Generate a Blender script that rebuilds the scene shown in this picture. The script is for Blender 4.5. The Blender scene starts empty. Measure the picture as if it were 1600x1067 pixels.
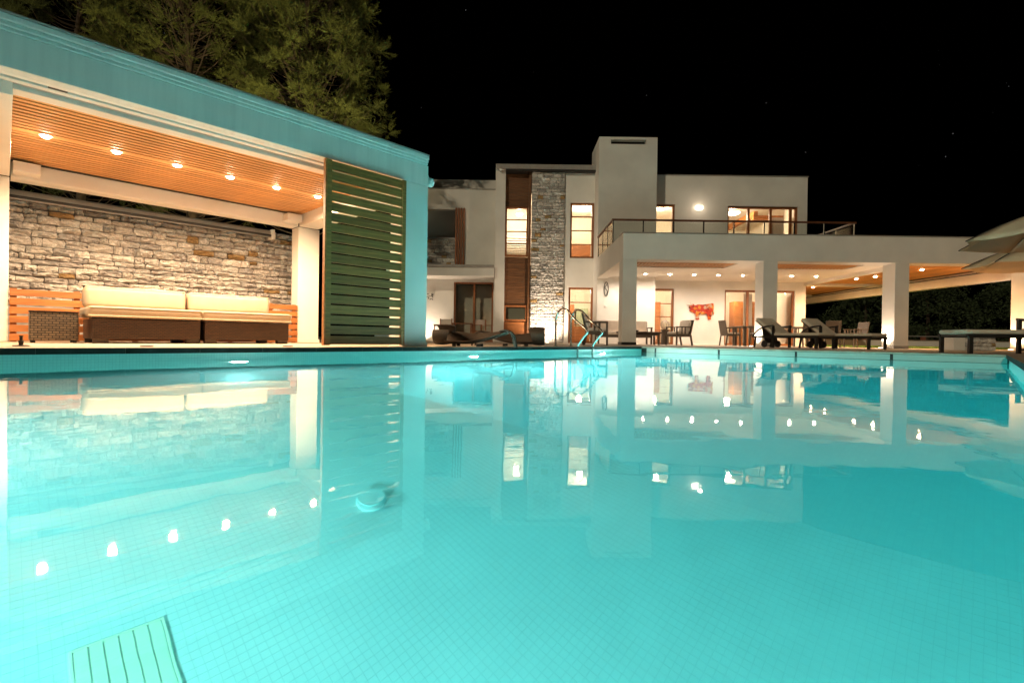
import bpy, bmesh, math, random
from mathutils import Vector, Matrix
from math import radians as R, sin, cos, pi
random.seed(7)

# ------------------------------------------------------------------ camera, world, exposure
sc = bpy.context.scene
COL = sc.collection
cam_d = bpy.data.cameras.new('camera'); cam = bpy.data.objects.new('camera', cam_d); COL.objects.link(cam)
sc.camera = cam
cam_d.sensor_width = 36.0; cam_d.lens = 17.3; cam_d.clip_start = 0.02; cam_d.clip_end = 2000
ROLL, PITCH, CAMH = R(0.8), R(-0.26), 0.26
cam.matrix_world = (Matrix.Translation((0, 0, CAMH)) @ Matrix.Rotation(R(90) + PITCH, 4, 'X') @ Matrix.Rotation(ROLL, 4, 'Z'))

world = bpy.data.worlds.new('World'); sc.world = world; world.use_nodes = True
wn, wl = world.node_tree.nodes, world.node_tree.links
bg = wn['Background']; bg.inputs['Strength'].default_value = 1.0
sky = wn.new('ShaderNodeTexSky'); sky.sky_type = 'NISHITA'; sky.sun_disc = False
sky.sun_elevation = R(-6); sky.sun_rotation = R(200); sky.altitude = 50
skm = wn.new('ShaderNodeVectorMath'); skm.operation = 'SCALE'; skm.inputs['Scale'].default_value = 0.03
wl.new(sky.outputs[0], skm.inputs[0])
wco = wn.new('ShaderNodeTexCoord'); vor = wn.new('ShaderNodeTexVoronoi'); vor.inputs['Scale'].default_value = 60
wl.new(wco.outputs['Generated'], vor.inputs['Vector'])
lt = wn.new('ShaderNodeMath'); lt.operation = 'LESS_THAN'; lt.inputs[1].default_value = 0.034
wl.new(vor.outputs['Distance'], lt.inputs[0])
sep = wn.new('ShaderNodeSeparateColor'); wl.new(vor.outputs['Color'], sep.inputs[0])
pw = wn.new('ShaderNodeMath'); pw.operation = 'POWER'; pw.inputs[1].default_value = 7.0; wl.new(sep.outputs[0], pw.inputs[0])
mu = wn.new('ShaderNodeMath'); mu.operation = 'MULTIPLY'; wl.new(lt.outputs[0], mu.inputs[0]); wl.new(pw.outputs[0], mu.inputs[1])
mu2 = wn.new('ShaderNodeMath'); mu2.operation = 'MULTIPLY'; mu2.inputs[1].default_value = 0.12; wl.new(mu.outputs[0], mu2.inputs[0])
stv = wn.new('ShaderNodeVectorMath'); stv.operation = 'ADD'
wl.new(skm.outputs[0], stv.inputs[0]); wl.new(mu2.outputs[0], stv.inputs[1])
wl.new(stv.outputs[0], bg.inputs['Color'])

sun_d = bpy.data.lights.new('moon', 'SUN'); sun_d.energy = 0.21; sun_d.angle = R(0.6); sun_d.color = (1.0, 0.86, 0.60)
sun = bpy.data.objects.new('moon', sun_d); COL.objects.link(sun)
sun.rotation_euler = Vector((.56, .83, -.37)).to_track_quat('-Z', 'Y').to_euler()   # low, from behind the camera's left shoulder

sc.view_settings.view_transform = 'Standard'; sc.view_settings.look = 'None'
sc.view_settings.gamma = 1.0; sc.view_settings.use_curve_mapping = False
sc.view_settings.exposure = 2.0
sc.render.engine = 'CYCLES'
sc.cycles.use_denoising = True
sc.cycles.max_bounces = 10; sc.cycles.diffuse_bounces = 4; sc.cycles.glossy_bounces = 5
sc.cycles.transmission_bounces = 8; sc.cycles.transparent_max_bounces = 12
sc.cycles.caustics_reflective = False; sc.cycles.caustics_refractive = True
sc.cycles.sample_clamp_indirect = 6.0

G = 0.13                                   # terrace level above the water (z = 0)
WARM = (1.0, 0.70, 0.42); WARM2 = (1.0, 0.80, 0.60); AMBER = (1.0, 0.58, 0.25)

# ------------------------------------------------------------------ materials
def nodes_of(m):
    m.use_nodes = True
    return m.node_tree.nodes, m.node_tree.links, m.node_tree.nodes['Principled BSDF']
MATS = {}
def M(name, col, rough=.6, var=.10, scale=3., bump=0., bscale=60., metal=0., spec=.5, stretch=None, rand=0., detail=3):
    m = bpy.data.materials.new(name); n, l, p = nodes_of(m); MATS[name] = m
    tc = n.new('ShaderNodeTexCoord'); mp = n.new('ShaderNodeMapping')
    if stretch: mp.inputs['Scale'].default_value = stretch
    l.new(tc.outputs['Object'], mp.inputs['Vector'])
    nz = n.new('ShaderNodeTexNoise'); nz.inputs['Scale'].default_value = scale; nz.inputs['Detail'].default_value = detail
    l.new(mp.outputs[0], nz.inputs['Vector'])
    rp = n.new('ShaderNodeValToRGB'); rp.color_ramp.elements[0].position = .3; rp.color_ramp.elements[1].position = .7
    rp.color_ramp.elements[0].color = tuple(max(0, c*(1-var)) for c in col)+(1,)
    rp.color_ramp.elements[1].color = tuple(min(1, c*(1+var)) for c in col)+(1,)
    l.new(nz.outputs['Fac'], rp.inputs[0]); out = rp.outputs[0]
    if rand:
        oi = n.new('ShaderNodeObjectInfo'); mr = n.new('ShaderNodeMapRange')
        mr.inputs['To Min'].default_value = 1-rand; mr.inputs['To Max'].default_value = 1+rand
        l.new(oi.outputs['Random'], mr.inputs[0])
        vm = n.new('ShaderNodeVectorMath'); vm.operation = 'SCALE'
        l.new(out, vm.inputs[0]); l.new(mr.outputs[0], vm.inputs['Scale']); out = vm.outputs[0]
    l.new(out, p.inputs['Base Color'])
    p.inputs['Roughness'].default_value = rough; p.inputs['Metallic'].default_value = metal
    p.inputs['Specular IOR Level'].default_value = spec
    if bump:
        n2 = n.new('ShaderNodeTexNoise'); n2.inputs['Scale'].default_value = bscale; n2.inputs['Detail'].default_value = 3
        l.new(mp.outputs[0], n2.inputs['Vector'])
        b = n.new('ShaderNodeBump'); b.inputs['Strength'].default_value = bump; b.inputs['Distance'].default_value = .02
        l.new(n2.outputs['Fac'], b.inputs['Height']); l.new(b.outputs[0], p.inputs['Normal'])
    return m
def EM(name, col, s):
    m = bpy.data.materials.new(name); n, l, p = nodes_of(m); MATS[name] = m
    p.inputs['Base Color'].default_value = (.8, .8, .8, 1)
    p.inputs['Emission Color'].default_value = tuple(col)+(1,); p.inputs['Emission Strength'].default_value = s
    m.cycles.emission_sampling = 'NONE'      # the lamp inside each fitting does the lighting
    return m

PLASTER = M('white_plaster', (.74, .70, .64), .85, .09, .8, .15, 90)
PLASTER_AGED = M('aged_plaster', (.70, .68, .63), .85, .06, 2.0, .18, 70, stretch=(7, 2, .4))
INNER = M('interior_paint', (.78, .70, .58), .8, .04, 1.)
TIMBER = M('orange_timber', (.36, .125, .032), .5, .28, 4., .12, 30, stretch=(.6, 6, 6), rand=.16)
SLATWOOD = M('ceiling_timber', (.62, .31, .11), .55, .25, 4., .1, 30, stretch=(.5, 8, 8), rand=.14)
DARKWOOD = M('dark_timber', (.25, .125, .032), .5, .35, 5., .15, 40, stretch=(.6, 8, 8), rand=.18)
FRAMEWOOD = M('frame_timber', (.27, .095, .030), .42, .22, 5., .05, 40, stretch=(4, 4, .6))
BROWNCLAD = M('brown_cladding', (.15, .062, .022), .5, .25, 4., .08, 40, stretch=(.7, 6, 6), rand=.1)
FABRIC = M('cream_fabric', (.44, .34, .24), .95, .05, 6., .10, 260)
LOUNGEFAB = M('beige_fabric', (.70, .59, .46), .95, .08, 6., .10, 260)
PALEFAB = M('pale_cushion', (.72, .62, .54), .95, .05, 6., .10, 220)
CANVAS = M('umbrella_canvas', (.76, .63, .43), .95, .06, 3., .06, 180)
RATTAN_DARK = M('dark_rattan', (.055, .038, .026), .6, .3, 60., .5, 120, spec=.25)
RATTAN_GREY = M('grey_rattan', (.10, .076, .055), .6, .3, 60., .5, 120)
METAL_DARK = M('dark_metal', (.03, .026, .022), .45, .2, 8., metal=.3)
STEEL = M('brushed_steel', (.62, .60, .56), .18, .06, 20., metal=1.)
GREYMETAL = M('grey_metal', (.34, .31, .28), .45, .08, 6., metal=.2)
WHITEMETAL = M('white_metal', (.78, .76, .72), .4, .03, 6.)
RAILWOOD = M('rail_timber', (.14, .05, .022), .45, .25, 6.)
BARK = M('pine_bark', (.06, .04, .026), .9, .4, 6., .6, 18)
PAVE = M('terrace_stone', (.47, .37, .27), .75, .14, 2.2, .12, 60)
COPING = M('coping_stone', (.40, .32, .24), .7, .16, 4., .15, 50, rand=.06)
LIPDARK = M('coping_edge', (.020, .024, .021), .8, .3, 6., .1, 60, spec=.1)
PANELW = M('pale_panel', (.38, .38, .32), .35, .06, 3.)
ROOFM = M('roof_membrane', (.16, .155, .14), .8, .15, 3.)
GROUND = M('dry_ground', (.10, .085, .06), .95, .3, 1.5, .4, 12)
LAWN = M('lawn_soil', (.05, .085, .02), .95, .3, 6.)
GRASS = M('grass_blade', (.12, .20, .025), .7, .35, 3.)
DOWN_ON = EM('downlight_glow', (1., .84, .62), 22.)
LAMP_ON = EM('lamp_glow', (1., .84, .62), 3.)
SPOT_ON = EM('uplight_glow', (1., .82, .6), 6.)
POOL_ON = EM('pool_lamp_glow', (.93, 1., 1.), 4.)
TERRA = M('terracotta_timber', (.26, .085, .045), .8, .25, 5.)
GRATE = M('ivory_plastic', (.92, .88, .66), .5, .03, 4.)

def wicker(name, c1, c2, sc_):
    m = bpy.data.materials.new(name); n, l, p = nodes_of(m)
    tc = n.new('ShaderNodeTexCoord'); sx = n.new('ShaderNodeSeparateXYZ'); l.new(tc.outputs['Object'], sx.inputs[0])
    ad = n.new('ShaderNodeMath'); l.new(sx.outputs[0], ad.inputs[0]); l.new(sx.outputs[1], ad.inputs[1])
    cb = n.new('ShaderNodeCombineXYZ'); l.new(ad.outputs[0], cb.inputs[0]); l.new(sx.outputs[2], cb.inputs[1])
    br = n.new('ShaderNodeTexBrick'); br.inputs['Scale'].default_value = sc_
    br.inputs['Color1'].default_value = c1+(1,); br.inputs['Color2'].default_value = c2+(1,); br.inputs['Mortar'].default_value = (.008, .005, .003, 1)
    br.inputs['Mortar Size'].default_value = .06; br.inputs['Brick Width'].default_value = .9; br.inputs['Row Height'].default_value = .4
    l.new(cb.outputs[0], br.inputs['Vector']); l.new(br.outputs['Color'], p.inputs['Base Color'])
    b = n.new('ShaderNodeBump'); b.inputs['Strength'].default_value = .8; b.inputs['Distance'].default_value = .01
    b.invert = True; l.new(br.outputs['Fac'], b.inputs['Height']); l.new(b.outputs[0], p.inputs['Normal'])
    p.inputs['Roughness'].default_value = .5
    return m
WICKER = wicker('brown_wicker', (.085, .038, .017), (.05, .022, .011), 18)
WICKER_G = wicker('grey_brown_wicker', (.17, .12, .075), (.10, .07, .045), 13)

def stone_mat(name, light, dark, ochre, pr):
    m = bpy.data.materials.new(name); n, l, p = nodes_of(m)
    oi = n.new('ShaderNodeObjectInfo')
    rp = n.new('ShaderNodeValToRGB'); cr = rp.color_ramp; cr.interpolation = 'CONSTANT'
    cr.elements[0].position = 0; cr.elements[0].color = light+(1,)
    cr.elements[1].position = .35; cr.elements[1].color = tuple(a*.55+b*.45 for a, b in zip(light, dark))+(1,)
    e = cr.elements.new(.6); e.color = dark+(1,)
    e = cr.elements.new(.75); e.color = tuple(a*.85 for a in light)+(1,)
    e = cr.elements.new(1-pr); e.color = ochre+(1,)
    l.new(oi.outputs['Random'], rp.inputs[0])
    tc = n.new('ShaderNodeTexCoord'); ad = n.new('ShaderNodeVectorMath'); ad.operation = 'ADD'
    ml = n.new('ShaderNodeVectorMath'); ml.operation = 'SCALE'; ml.inputs['Scale'].default_value = 40
    l.new(oi.outputs['Random'], ml.inputs[0]); l.new(tc.outputs['Object'], ad.inputs[0]); l.new(ml.outputs[0], ad.inputs[1])
    nz = n.new('ShaderNodeTexNoise'); nz.inputs['Scale'].default_value = 4.5; nz.inputs['Detail'].default_value = 5; nz.inputs['Roughness'].default_value = .75
    l.new(ad.outputs[0], nz.inputs['Vector'])
    r2 = n.new('ShaderNodeValToRGB'); r2.color_ramp.elements[0].position = .38; r2.color_ramp.elements[0].color = (.38, .36, .34, 1)
    r2.color_ramp.elements[1].position = .60; r2.color_ramp.elements[1].color = (1.1, 1.08, 1.05, 1)
    l.new(nz.outputs['Fac'], r2.inputs[0])
    mx = n.new('ShaderNodeMix'); mx.data_type = 'RGBA'; mx.blend_type = 'MULTIPLY'; mx.inputs[0].default_value = .6
    l.new(rp.outputs[0], mx.inputs[6]); l.new(r2.outputs[0], mx.inputs[7]); l.new(mx.outputs[2], p.inputs['Base Color'])
    b = n.new('ShaderNodeBump'); b.inputs['Strength'].default_value = .9; b.inputs['Distance'].default_value = .03
    l.new(nz.outputs['Fac'], b.inputs['Height']); l.new(b.outputs[0], p.inputs['Normal'])
    p.inputs['Roughness'].default_value = .85
    return m
STONE_A = stone_mat('grey_field_stone', (.86, .82, .77), (.55, .52, .50), (.50, .33, .15), .045)
MORTAR = M('dark_mortar', (.28, .26, .24), .95, .3, 8.)

def thin_glass(name):
    m = bpy.data.materials.new(name); n, l, p = nodes_of(m); n.remove(p)
    o = n['Material Output']; tr = n.new('ShaderNodeBsdfTransparent'); tr.inputs[0].default_value = (.93, .95, .93, 1)
    gl = n.new('ShaderNodeBsdfGlossy'); gl.inputs['Roughness'].default_value = .02
    fr = n.new('ShaderNodeFresnel'); fr.inputs[0].default_value = 1.5
    mx = n.new('ShaderNodeMixShader'); l.new(fr.outputs[0], mx.inputs[0]); l.new(tr.outputs[0], mx.inputs[1]); l.new(gl.outputs[0], mx.inputs[2])
    l.new(mx.outputs[0], o.inputs[0]); return m
PANE = thin_glass('window_pane')

def mosaic(name, c1, c2, grout, pitch, bump=.25):
    """square mosaic in the pool's own axes; x/y from the dominant plane of the face"""
    m = bpy.data.materials.new(name); n, l, p = nodes_of(m)
    tc = n.new('ShaderNodeTexCoord'); ge = n.new('ShaderNodeNewGeometry')
    vt = n.new('ShaderNodeVectorTransform'); vt.vector_type = 'NORMAL'; vt.convert_from = 'WORLD'; vt.convert_to = 'OBJECT'
    l.new(ge.outputs['True Normal'], vt.inputs[0])
    sx = n.new('ShaderNodeSeparateXYZ'); l.new(tc.outputs['Object'], sx.inputs[0])
    sn = n.new('ShaderNodeSeparateXYZ'); l.new(vt.outputs[0], sn.inputs[0])
    def absgt(o, t):
        a = n.new('ShaderNodeMath'); a.operation = 'ABSOLUTE'; l.new(o, a.inputs[0])
        g = n.new('ShaderNodeMath'); g.operation = 'GREATER_THAN'; g.inputs[1].default_value = t; l.new(a.outputs[0], g.inputs[0]); return g.outputs[0]
    def mixf(f, a, b):
        x = n.new('ShaderNodeMix'); x.data_type = 'FLOAT'; l.new(f, x.inputs[0]); l.new(a, x.inputs[2]); l.new(b, x.inputs[3]); return x.outputs[0]
    isx = absgt(sn.outputs[0], .7); isz = absgt(sn.outputs[2], .5)
    u = mixf(isx, sx.outputs[0], sx.outputs[1]); v = mixf(isz, sx.outputs[2], sx.outputs[1])
    cb = n.new('ShaderNodeCombineXYZ'); l.new(u, cb.inputs[0]); l.new(v, cb.inputs[1])
    br = n.new('ShaderNodeTexBrick'); br.offset = 0; br.inputs['Scale'].default_value = 1/pitch
    br.inputs['Brick Width'].default_value = 1; br.inputs['Row Height'].default_value = 1; br.inputs['Mortar Size'].default_value = .045
    br.inputs['Mortar Smooth'].default_value = .2
    br.inputs['Color1'].default_value = c1+(1,); br.inputs['Color2'].default_value = c2+(1,); br.inputs['Mortar'].default_value = grout+(1,)
    l.new(cb.outputs[0], br.inputs['Vector']); l.new(br.outputs['Color'], p.inputs['Base Color'])
    p.inputs['Roughness'].default_value = .35
    return m
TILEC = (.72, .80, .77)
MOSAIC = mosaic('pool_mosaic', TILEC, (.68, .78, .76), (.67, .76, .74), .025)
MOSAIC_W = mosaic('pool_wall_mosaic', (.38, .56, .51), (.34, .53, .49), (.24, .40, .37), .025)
TILE = M('mosaic_tile', TILEC, .3, .03, 5., rand=.025)
GROUTM = M('pool_grout', (.66, .75, .73), .8, .05, 5.)

water = bpy.data.materials.new('pool_water_material'); n, l, p = nodes_of(water); n.remove(p)
o = n['Material Output']
gl = n.new('ShaderNodeBsdfGlass'); gl.inputs['IOR'].default_value = 1.333; gl.inputs['Roughness'].default_value = 0.016
tc = n.new('ShaderNodeTexCoord')
def wnoise(scale, det):
    mp = n.new('ShaderNodeMapping'); mp.inputs['Scale'].default_value = scale; l.new(tc.outputs['Object'], mp.inputs[0])
    z = n.new('ShaderNodeTexNoise'); z.inputs['Scale'].default_value = 1; z.inputs['Detail'].default_value = det; l.new(mp.outputs[0], z.inputs[0]); return z
n1 = wnoise((1.1, 1.1, 1), 1.0); n2 = wnoise((7, 7, 1), 2.0)
mm = n.new('ShaderNodeMath'); mm.operation = 'MULTIPLY_ADD'; mm.inputs[1].default_value = .14
l.new(n2.outputs['Fac'], mm.inputs[0]); l.new(n1.outputs['Fac'], mm.inputs[2])
bp = n.new('ShaderNodeBump'); bp.inputs['Strength'].default_value = 1.0; bp.inputs['Distance'].default_value = .0032
l.new(mm.outputs[0], bp.inputs['Height']); l.new(bp.outputs[0], gl.inputs['Normal'])
va = n.new('ShaderNodeVolumeAbsorption'); va.inputs['Color'].default_value = (.0, .90, .94, 1); va.inputs['Density'].default_value = .37
l.new(gl.outputs[0], o.inputs['Surface']); l.new(va.outputs[0], o.inputs['Volume'])

# ------------------------------------------------------------------ mesh helpers
class MB:
    def __init__(s): s.v = []; s.f = []
    def box(s, x0, x1, y0, y1, z0, z1):
        b = len(s.v)
        s.v += [(x0,y0,z0),(x1,y0,z0),(x1,y1,z0),(x0,y1,z0),(x0,y0,z1),(x1,y0,z1),(x1,y1,z1),(x0,y1,z1)]
        s.f += [tuple(b+i for i in q) for q in ((0,3,2,1),(4,5,6,7),(0,1,5,4),(1,2,6,5),(2,3,7,6),(3,0,4,7))]
        return s
    def bar(s, p, q, w, h, up=(0,0,1)):
        p, q = Vector(p), Vector(q); d = (q-p).normalized(); u = Vector(up)
        if abs(d.dot(u)) > .98: u = Vector((0, 1, 0))
        sx = d.cross(u).normalized()*(w/2); sz = sx.cross(d).normalized()*(h/2); b = len(s.v)
        for c in (p, q): s.v += [tuple(c-sx-sz), tuple(c+sx-sz), tuple(c+sx+sz), tuple(c-sx+sz)]
        s.f += [tuple(b+i for i in f) for f in ((0,3,2,1),(4,5,6,7),(0,1,5,4),(1,2,6,5),(2,3,7,6),(3,0,4,7))]
        return s
    def tube(s, pts, r, seg=8, r1=None, closed=True):
        pts = [Vector(p) for p in pts]; b = len(s.v); N = len(pts); prev = None
        for i, p in enumerate(pts):
            d = (pts[min(i+1, N-1)]-pts[max(i-1, 0)]).normalized()
            if prev is None:
                u = Vector((0,0,1)) if abs(d.z) < .9 else Vector((1,0,0)); a = d.cross(u).normalized()
            else:
                a = (prev - d*prev.dot(d)).normalized()
            prev = a; c = d.cross(a); rr = r if r1 is None else r+(r1-r)*i/(N-1)
            for k in range(seg):
                t = 2*pi*k/seg; s.v.append(tuple(p+a*cos(t)*rr+c*sin(t)*rr))
        for i in range(N-1):
            for k in range(seg):
                s.f.append((b+i*seg+k, b+i*seg+(k+1)%seg, b+(i+1)*seg+(k+1)%seg, b+(i+1)*seg+k))
        if closed: s.f += [tuple(b+k for k in range(seg))[::-1], tuple(b+(N-1)*seg+k for k in range(seg))]
        return s
    def lathe(s, prof, c=(0,0,0), seg=20):
        b = len(s.v); N = len(prof)
        for r, z in prof:
            for k in range(seg):
                t = 2*pi*k/seg; s.v.append((c[0]+r*cos(t), c[1]+r*sin(t), c[2]+z))
        for i in range(N-1):
            for k in range(seg):
                s.f.append((b+i*seg+k, b+i*seg+(k+1)%seg, b+(i+1)*seg+(k+1)%seg, b+(i+1)*seg+k))
        s.f += [tuple(b+k for k in range(seg))[::-1], tuple(b+(N-1)*seg+k for k in range(seg))]
        return s
    def prism(s, poly, lo, hi, axis='y'):
        b = len(s.v); N = len(poly)
        for t in (lo, hi):
            for p, q in poly:
                s.v.append((p, t, q) if axis == 'y' else (t, p, q) if axis == 'x' else (p, q, t))
        s.f += [tuple(range(b, b+N)), tuple(range(b+2*N-1, b+N-1, -1))]
        s.f += [(b+i, b+N+i, b+N+(i+1) % N, b+(i+1) % N) for i in range(N)]
        return s
    def soft(s, x0, x1, y0, y1, z0, z1, r=.05, n=4):
        """cushion: rounded box"""
        b = len(s.v); rr = min(r, (x1-x0)/2.01, (y1-y0)/2.01, (z1-z0)/2.01)
        def ring(z, k): 
            out = []
            for cx, cy, a0 in ((x1-rr, y1-rr, 0), (x0+rr, y1-rr, 90), (x0+rr, y0+rr, 180), (x1-rr, y0+rr, 270)):
                for j in range(n+1):
                    t = R(a0+90*j/n); out.append((cx+cos(t)*rr*k + (0 if k else 0), cy+sin(t)*rr*k, z))
            return out
        rings = []
        for j in range(n+1): t = R(90*j/n); rings.append(ring(z0+rr-rr*cos(t), sin(t)))
        for j in range(n+1): t = R(90*j/n); rings.append(ring(z1-rr+rr*sin(t), cos(t)))
        L = len(rings[0])
        for g in rings: s.v += g
        for i in range(len(rings)-1):
            for k in range(L): s.f.append((b+i*L+k, b+i*L+(k+1) % L, b+(i+1)*L+(k+1) % L, b+(i+1)*L+k))
        s.f += [tuple(b+k for k in range(L))[::-1], tuple(b+(len(rings)-1)*L+k for k in range(L))]
        return s
    def xf(s, m, start=0):
        s.v[start:] = [tuple(m @ Vector(v)) for v in s.v[start:]]; return s
    def mesh(s, name, mat, smooth=False):
        me = bpy.data.meshes.new(name); me.from_pydata(s.v, [], s.f)
        bm = bmesh.new(); bm.from_mesh(me); bmesh.ops.recalc_face_normals(bm, faces=bm.faces); bm.to_mesh(me); bm.free()
        me.materials.append(mat)
        if smooth:
            me.polygons.foreach_set('use_smooth', [True]*len(me.polygons))
            try: me.set_sharp_from_angle(angle=R(40))
            except Exception: pass
        return me
def link(name, data, parent=None, loc=None, rot=None, scl=None):
    ob = bpy.data.objects.new(name, data); COL.objects.link(ob)
    if parent: ob.parent = parent
    if loc is not None: ob.location = loc
    if rot is not None: ob.rotation_euler = rot
    if scl is not None: ob.scale = scl
    return ob
def bevel(ob, w=.008, seg=2):
    md = ob.modifiers.new('bevel', 'BEVEL'); md.width = w; md.segments = seg; md.limit_method = 'ANGLE'; md.angle_limit = R(50)
    return ob
def tag(ob, label=None, cat=None, group=None, kind=None):
    for k, v in (('label', label), ('category', cat), ('group', group), ('kind', kind)):
        if v: ob[k] = v
    return ob
def thing(name, label, cat, loc=(0,0,0), rz=0., group=None):
    ob = link(name, None, None, loc, (0, 0, rz)); ob.empty_display_size = .2
    return tag(ob, label, cat, group)
def part(name, mb, mat, parent, smooth=False, bev=0., world=False):
    """one mesh object; world=True: mesh given in world axes, moved into the root's frame"""
    if world:
        r = parent
        while r.parent: r = r.parent
        mtx = (Matrix.Translation(r.location) @ Matrix.Rotation(r.rotation_euler.z, 4, 'Z')).inverted(); mb.xf(mtx)
    ob = link(name, mb.mesh(name, mat, smooth), parent)
    if bev: bevel(ob, bev)
    return ob
def copy_tree(src, parent=None):
    c = src.copy(); COL.objects.link(c); c.parent = parent
    for ch in src.children: copy_tree(ch, c)
    return c
def light(name, parent, kind, loc, power, col, rot=(0,0,0), size=.05, cone=None, blend=.5):
    d = bpy.data.lights.new(name, kind); d.energy = power; d.color = col
    if kind == 'AREA': d.shape = 'DISK'; d.size = size
    else: d.shadow_soft_size = size
    if kind == 'SPOT': d.spot_size = cone; d.spot_blend = blend
    return link(name, d, parent, loc, rot)

# pool / pavilion frame: a runs along the pavilion, b away from the pool
PA = math.atan2(.719, .695); DA = Vector((cos(PA), sin(PA), 0)); DB = Vector((-sin(PA), cos(PA), 0))
def ab(a, b, z=0.): return DA*a + DB*b + Vector((0, 0, z))
A0, A1, B0, B1 = -1.25, 10.28, -.23, 5.77          # pool outline in (a, b)

# ------------------------------------------------------------------ ground, terrace, pool
def ring(mb, x0, x1, y0, y1, X0, X1, Y0, Y1, z0, z1):
    mb.box(X0, x0, Y0, Y1, z0, z1); mb.box(x1, X1, Y0, Y1, z0, z1)
    mb.box(x0, x1, Y0, y0, z0, z1); mb.box(x0, x1, y1, Y1, z0, z1); return mb
g = link('ground', ring(MB(), A0-.5, A1+.5, B0-.5, B1+.5, -400, 400, -400, 400, -.6, .05).mesh('ground', GROUND), None, (0,0,0), (0,0,PA)); tag(g, kind='structure')
TO = .36                                            # coping width
t = link('terrace', ring(MB(), A0-TO, A1+TO, B0-TO, B1+TO, -14, 34, -16, 22, .06, G-.004).mesh('terrace', PAVE), None, (0,0,0), (0,0,PA)); tag(t, kind='structure')
# coping stones, one by one
cop = link('pool_coping', MB().box(A0-TO, A0-TO+.01, B0-TO, B0-TO+.01, .06, .07).mesh('pool_coping', COPING), None, (0,0,0), (0,0,PA)); tag(cop, kind='structure')
def slabmesh(w, d, h, name, m):
    ob = MB().box(-w/2, w/2, -d/2, d/2, -h, 0).mesh(name, m); return ob
CL = .60
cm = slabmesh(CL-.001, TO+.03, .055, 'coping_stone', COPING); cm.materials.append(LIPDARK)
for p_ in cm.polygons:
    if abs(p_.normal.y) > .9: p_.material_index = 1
cm2 = slabmesh(CL-.006, TO+.03, .026, 'coping_stone_thin', COPING)
k = A0-TO+CL/2
while k < A1+.01:
    link('coping_stone', cm, cop, (k, B1+TO/2-.015, G)); link('coping_stone', cm, cop, (k, B0-TO/2+.015, G)); k += CL
k = B0+CL/2
while k < B1:
    link('coping_stone', cm2, cop, (A1+TO/2-.015, k, G), (0, 0, pi/2)); k += CL

DS, DD, ABRK = -1.32, -2.5, 2.12                     # shallow floor, deep floor, where the slope starts
pool = tag(link('pool_basin', None, None, (0,0,0), (0,0,PA)), kind='structure')
mb = MB(); zt = .075
mb.box(A0-.2, A1+.2, B1, B1+.2, -3, zt); mb.box(A0-.2, A1+.2, B0-.2, B0, -3, zt)
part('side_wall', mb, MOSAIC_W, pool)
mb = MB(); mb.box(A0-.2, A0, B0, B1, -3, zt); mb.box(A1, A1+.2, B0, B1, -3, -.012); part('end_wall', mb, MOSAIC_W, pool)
mb = MB().box(A1+.01, A1+.2, B0, B1, -.012, .104); part('panel_backing', mb, METAL_DARK, pool)
kb = B0+.02
for w in (1.38, 1.42, 1.42, 1.42, .24):
    part('wall_panel', MB().box(A1-.012, A1+.012, kb, kb+w-.045, .0045, .098), PANELW, pool); kb += w
# floor: shallow part, slope, deep part
mb = MB(); mb.prism([(A0, DS-.3), (A0, DS-.0008), (ABRK-.001, DS-.0008), (ABRK-.001, DS-.3)], B0, B1); part('floor_bed', mb, GROUTM, pool)
mb = MB(); A2 = ABRK+1.7
mb.prism([(ABRK, DD-.3), (ABRK, DS), (ABRK+1.2, DS-.16), (ABRK+4.5, DS-.85), (A1, DS-1.0), (A1, DD-.3)], B0, B1); part('floor_slope', mb, MOSAIC, pool)
PT = .025; TS = PT-.0017
tm = MB().box(-TS/2, TS/2, -TS/2, TS/2, -.0008, 0).mesh('mosaic_tile', TILE)
cells = []
na, nb = int((ABRK-A0)/PT), int((B1-B0)/PT)
drain = (1.086, 1.864); grate = (.125, .335, 1.44, 1.74)
for i in range(na):
    for j in range(nb):
        a_, b_ = ABRK-PT*(i+.5), B0+PT*(j+.5)
        w = ab(a_, b_, DS-CAMH); q = Vector((w.x/w.y, w.z/w.y)) if w.y > .1 else None
        if w.y < .1 or abs(w.x/w.y) > 1.5:
            if w.y < -.2: continue
        cells.append((math.hypot(w.x, w.y) if (w.y > 0 and abs(w.x/w.y) < 1.03 and math.hypot(w.x, w.y) > 1.30) else 99, a_, b_))
cells.sort()
bed = part('mosaic_floor', MB().box(A0, A0+.01, B0, B0+.01, DS-.05, DS-.02), GROUTM, pool)
for d_, a_, b_ in cells[:300]: link('mosaic_tile', tm, bed, (a_, b_, DS))
mb = MB()
for d_, a_, b_ in cells[300:]:
    x0, x1, y0, y1 = a_-TS/2, a_+TS/2, b_-TS/2, b_+TS/2; k = len(mb.v)
    mb.v += [(x0,y0,DS),(x1,y0,DS),(x1,y1,DS),(x0,y1,DS),(x0,y0,DS-.0008),(x1,y0,DS-.0008),(x1,y1,DS-.0008),(x0,y1,DS-.0008)]
    mb.f += [(k,k+1,k+2,k+3),(k+4,k+5,k+1,k),(k+5,k+6,k+2,k+1),(k+6,k+7,k+3,k+2),(k+7,k+4,k,k+3)]
me = bpy.data.meshes.new('mosaic_field'); me.from_pydata(mb.v, [], mb.f); me.materials.append(TILE)
tag(link('mosaic_field', me, bed), kind='stuff')

# water body: closed, its sides buried in the pool walls
wb = link('pool_water', MB().box(A0-.05, A1+.008, B0-.05, B1+.05, -2.75, 0).mesh('pool_water', water), None, (0,0,0), (0,0,PA)); tag(wb, kind='structure')

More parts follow.
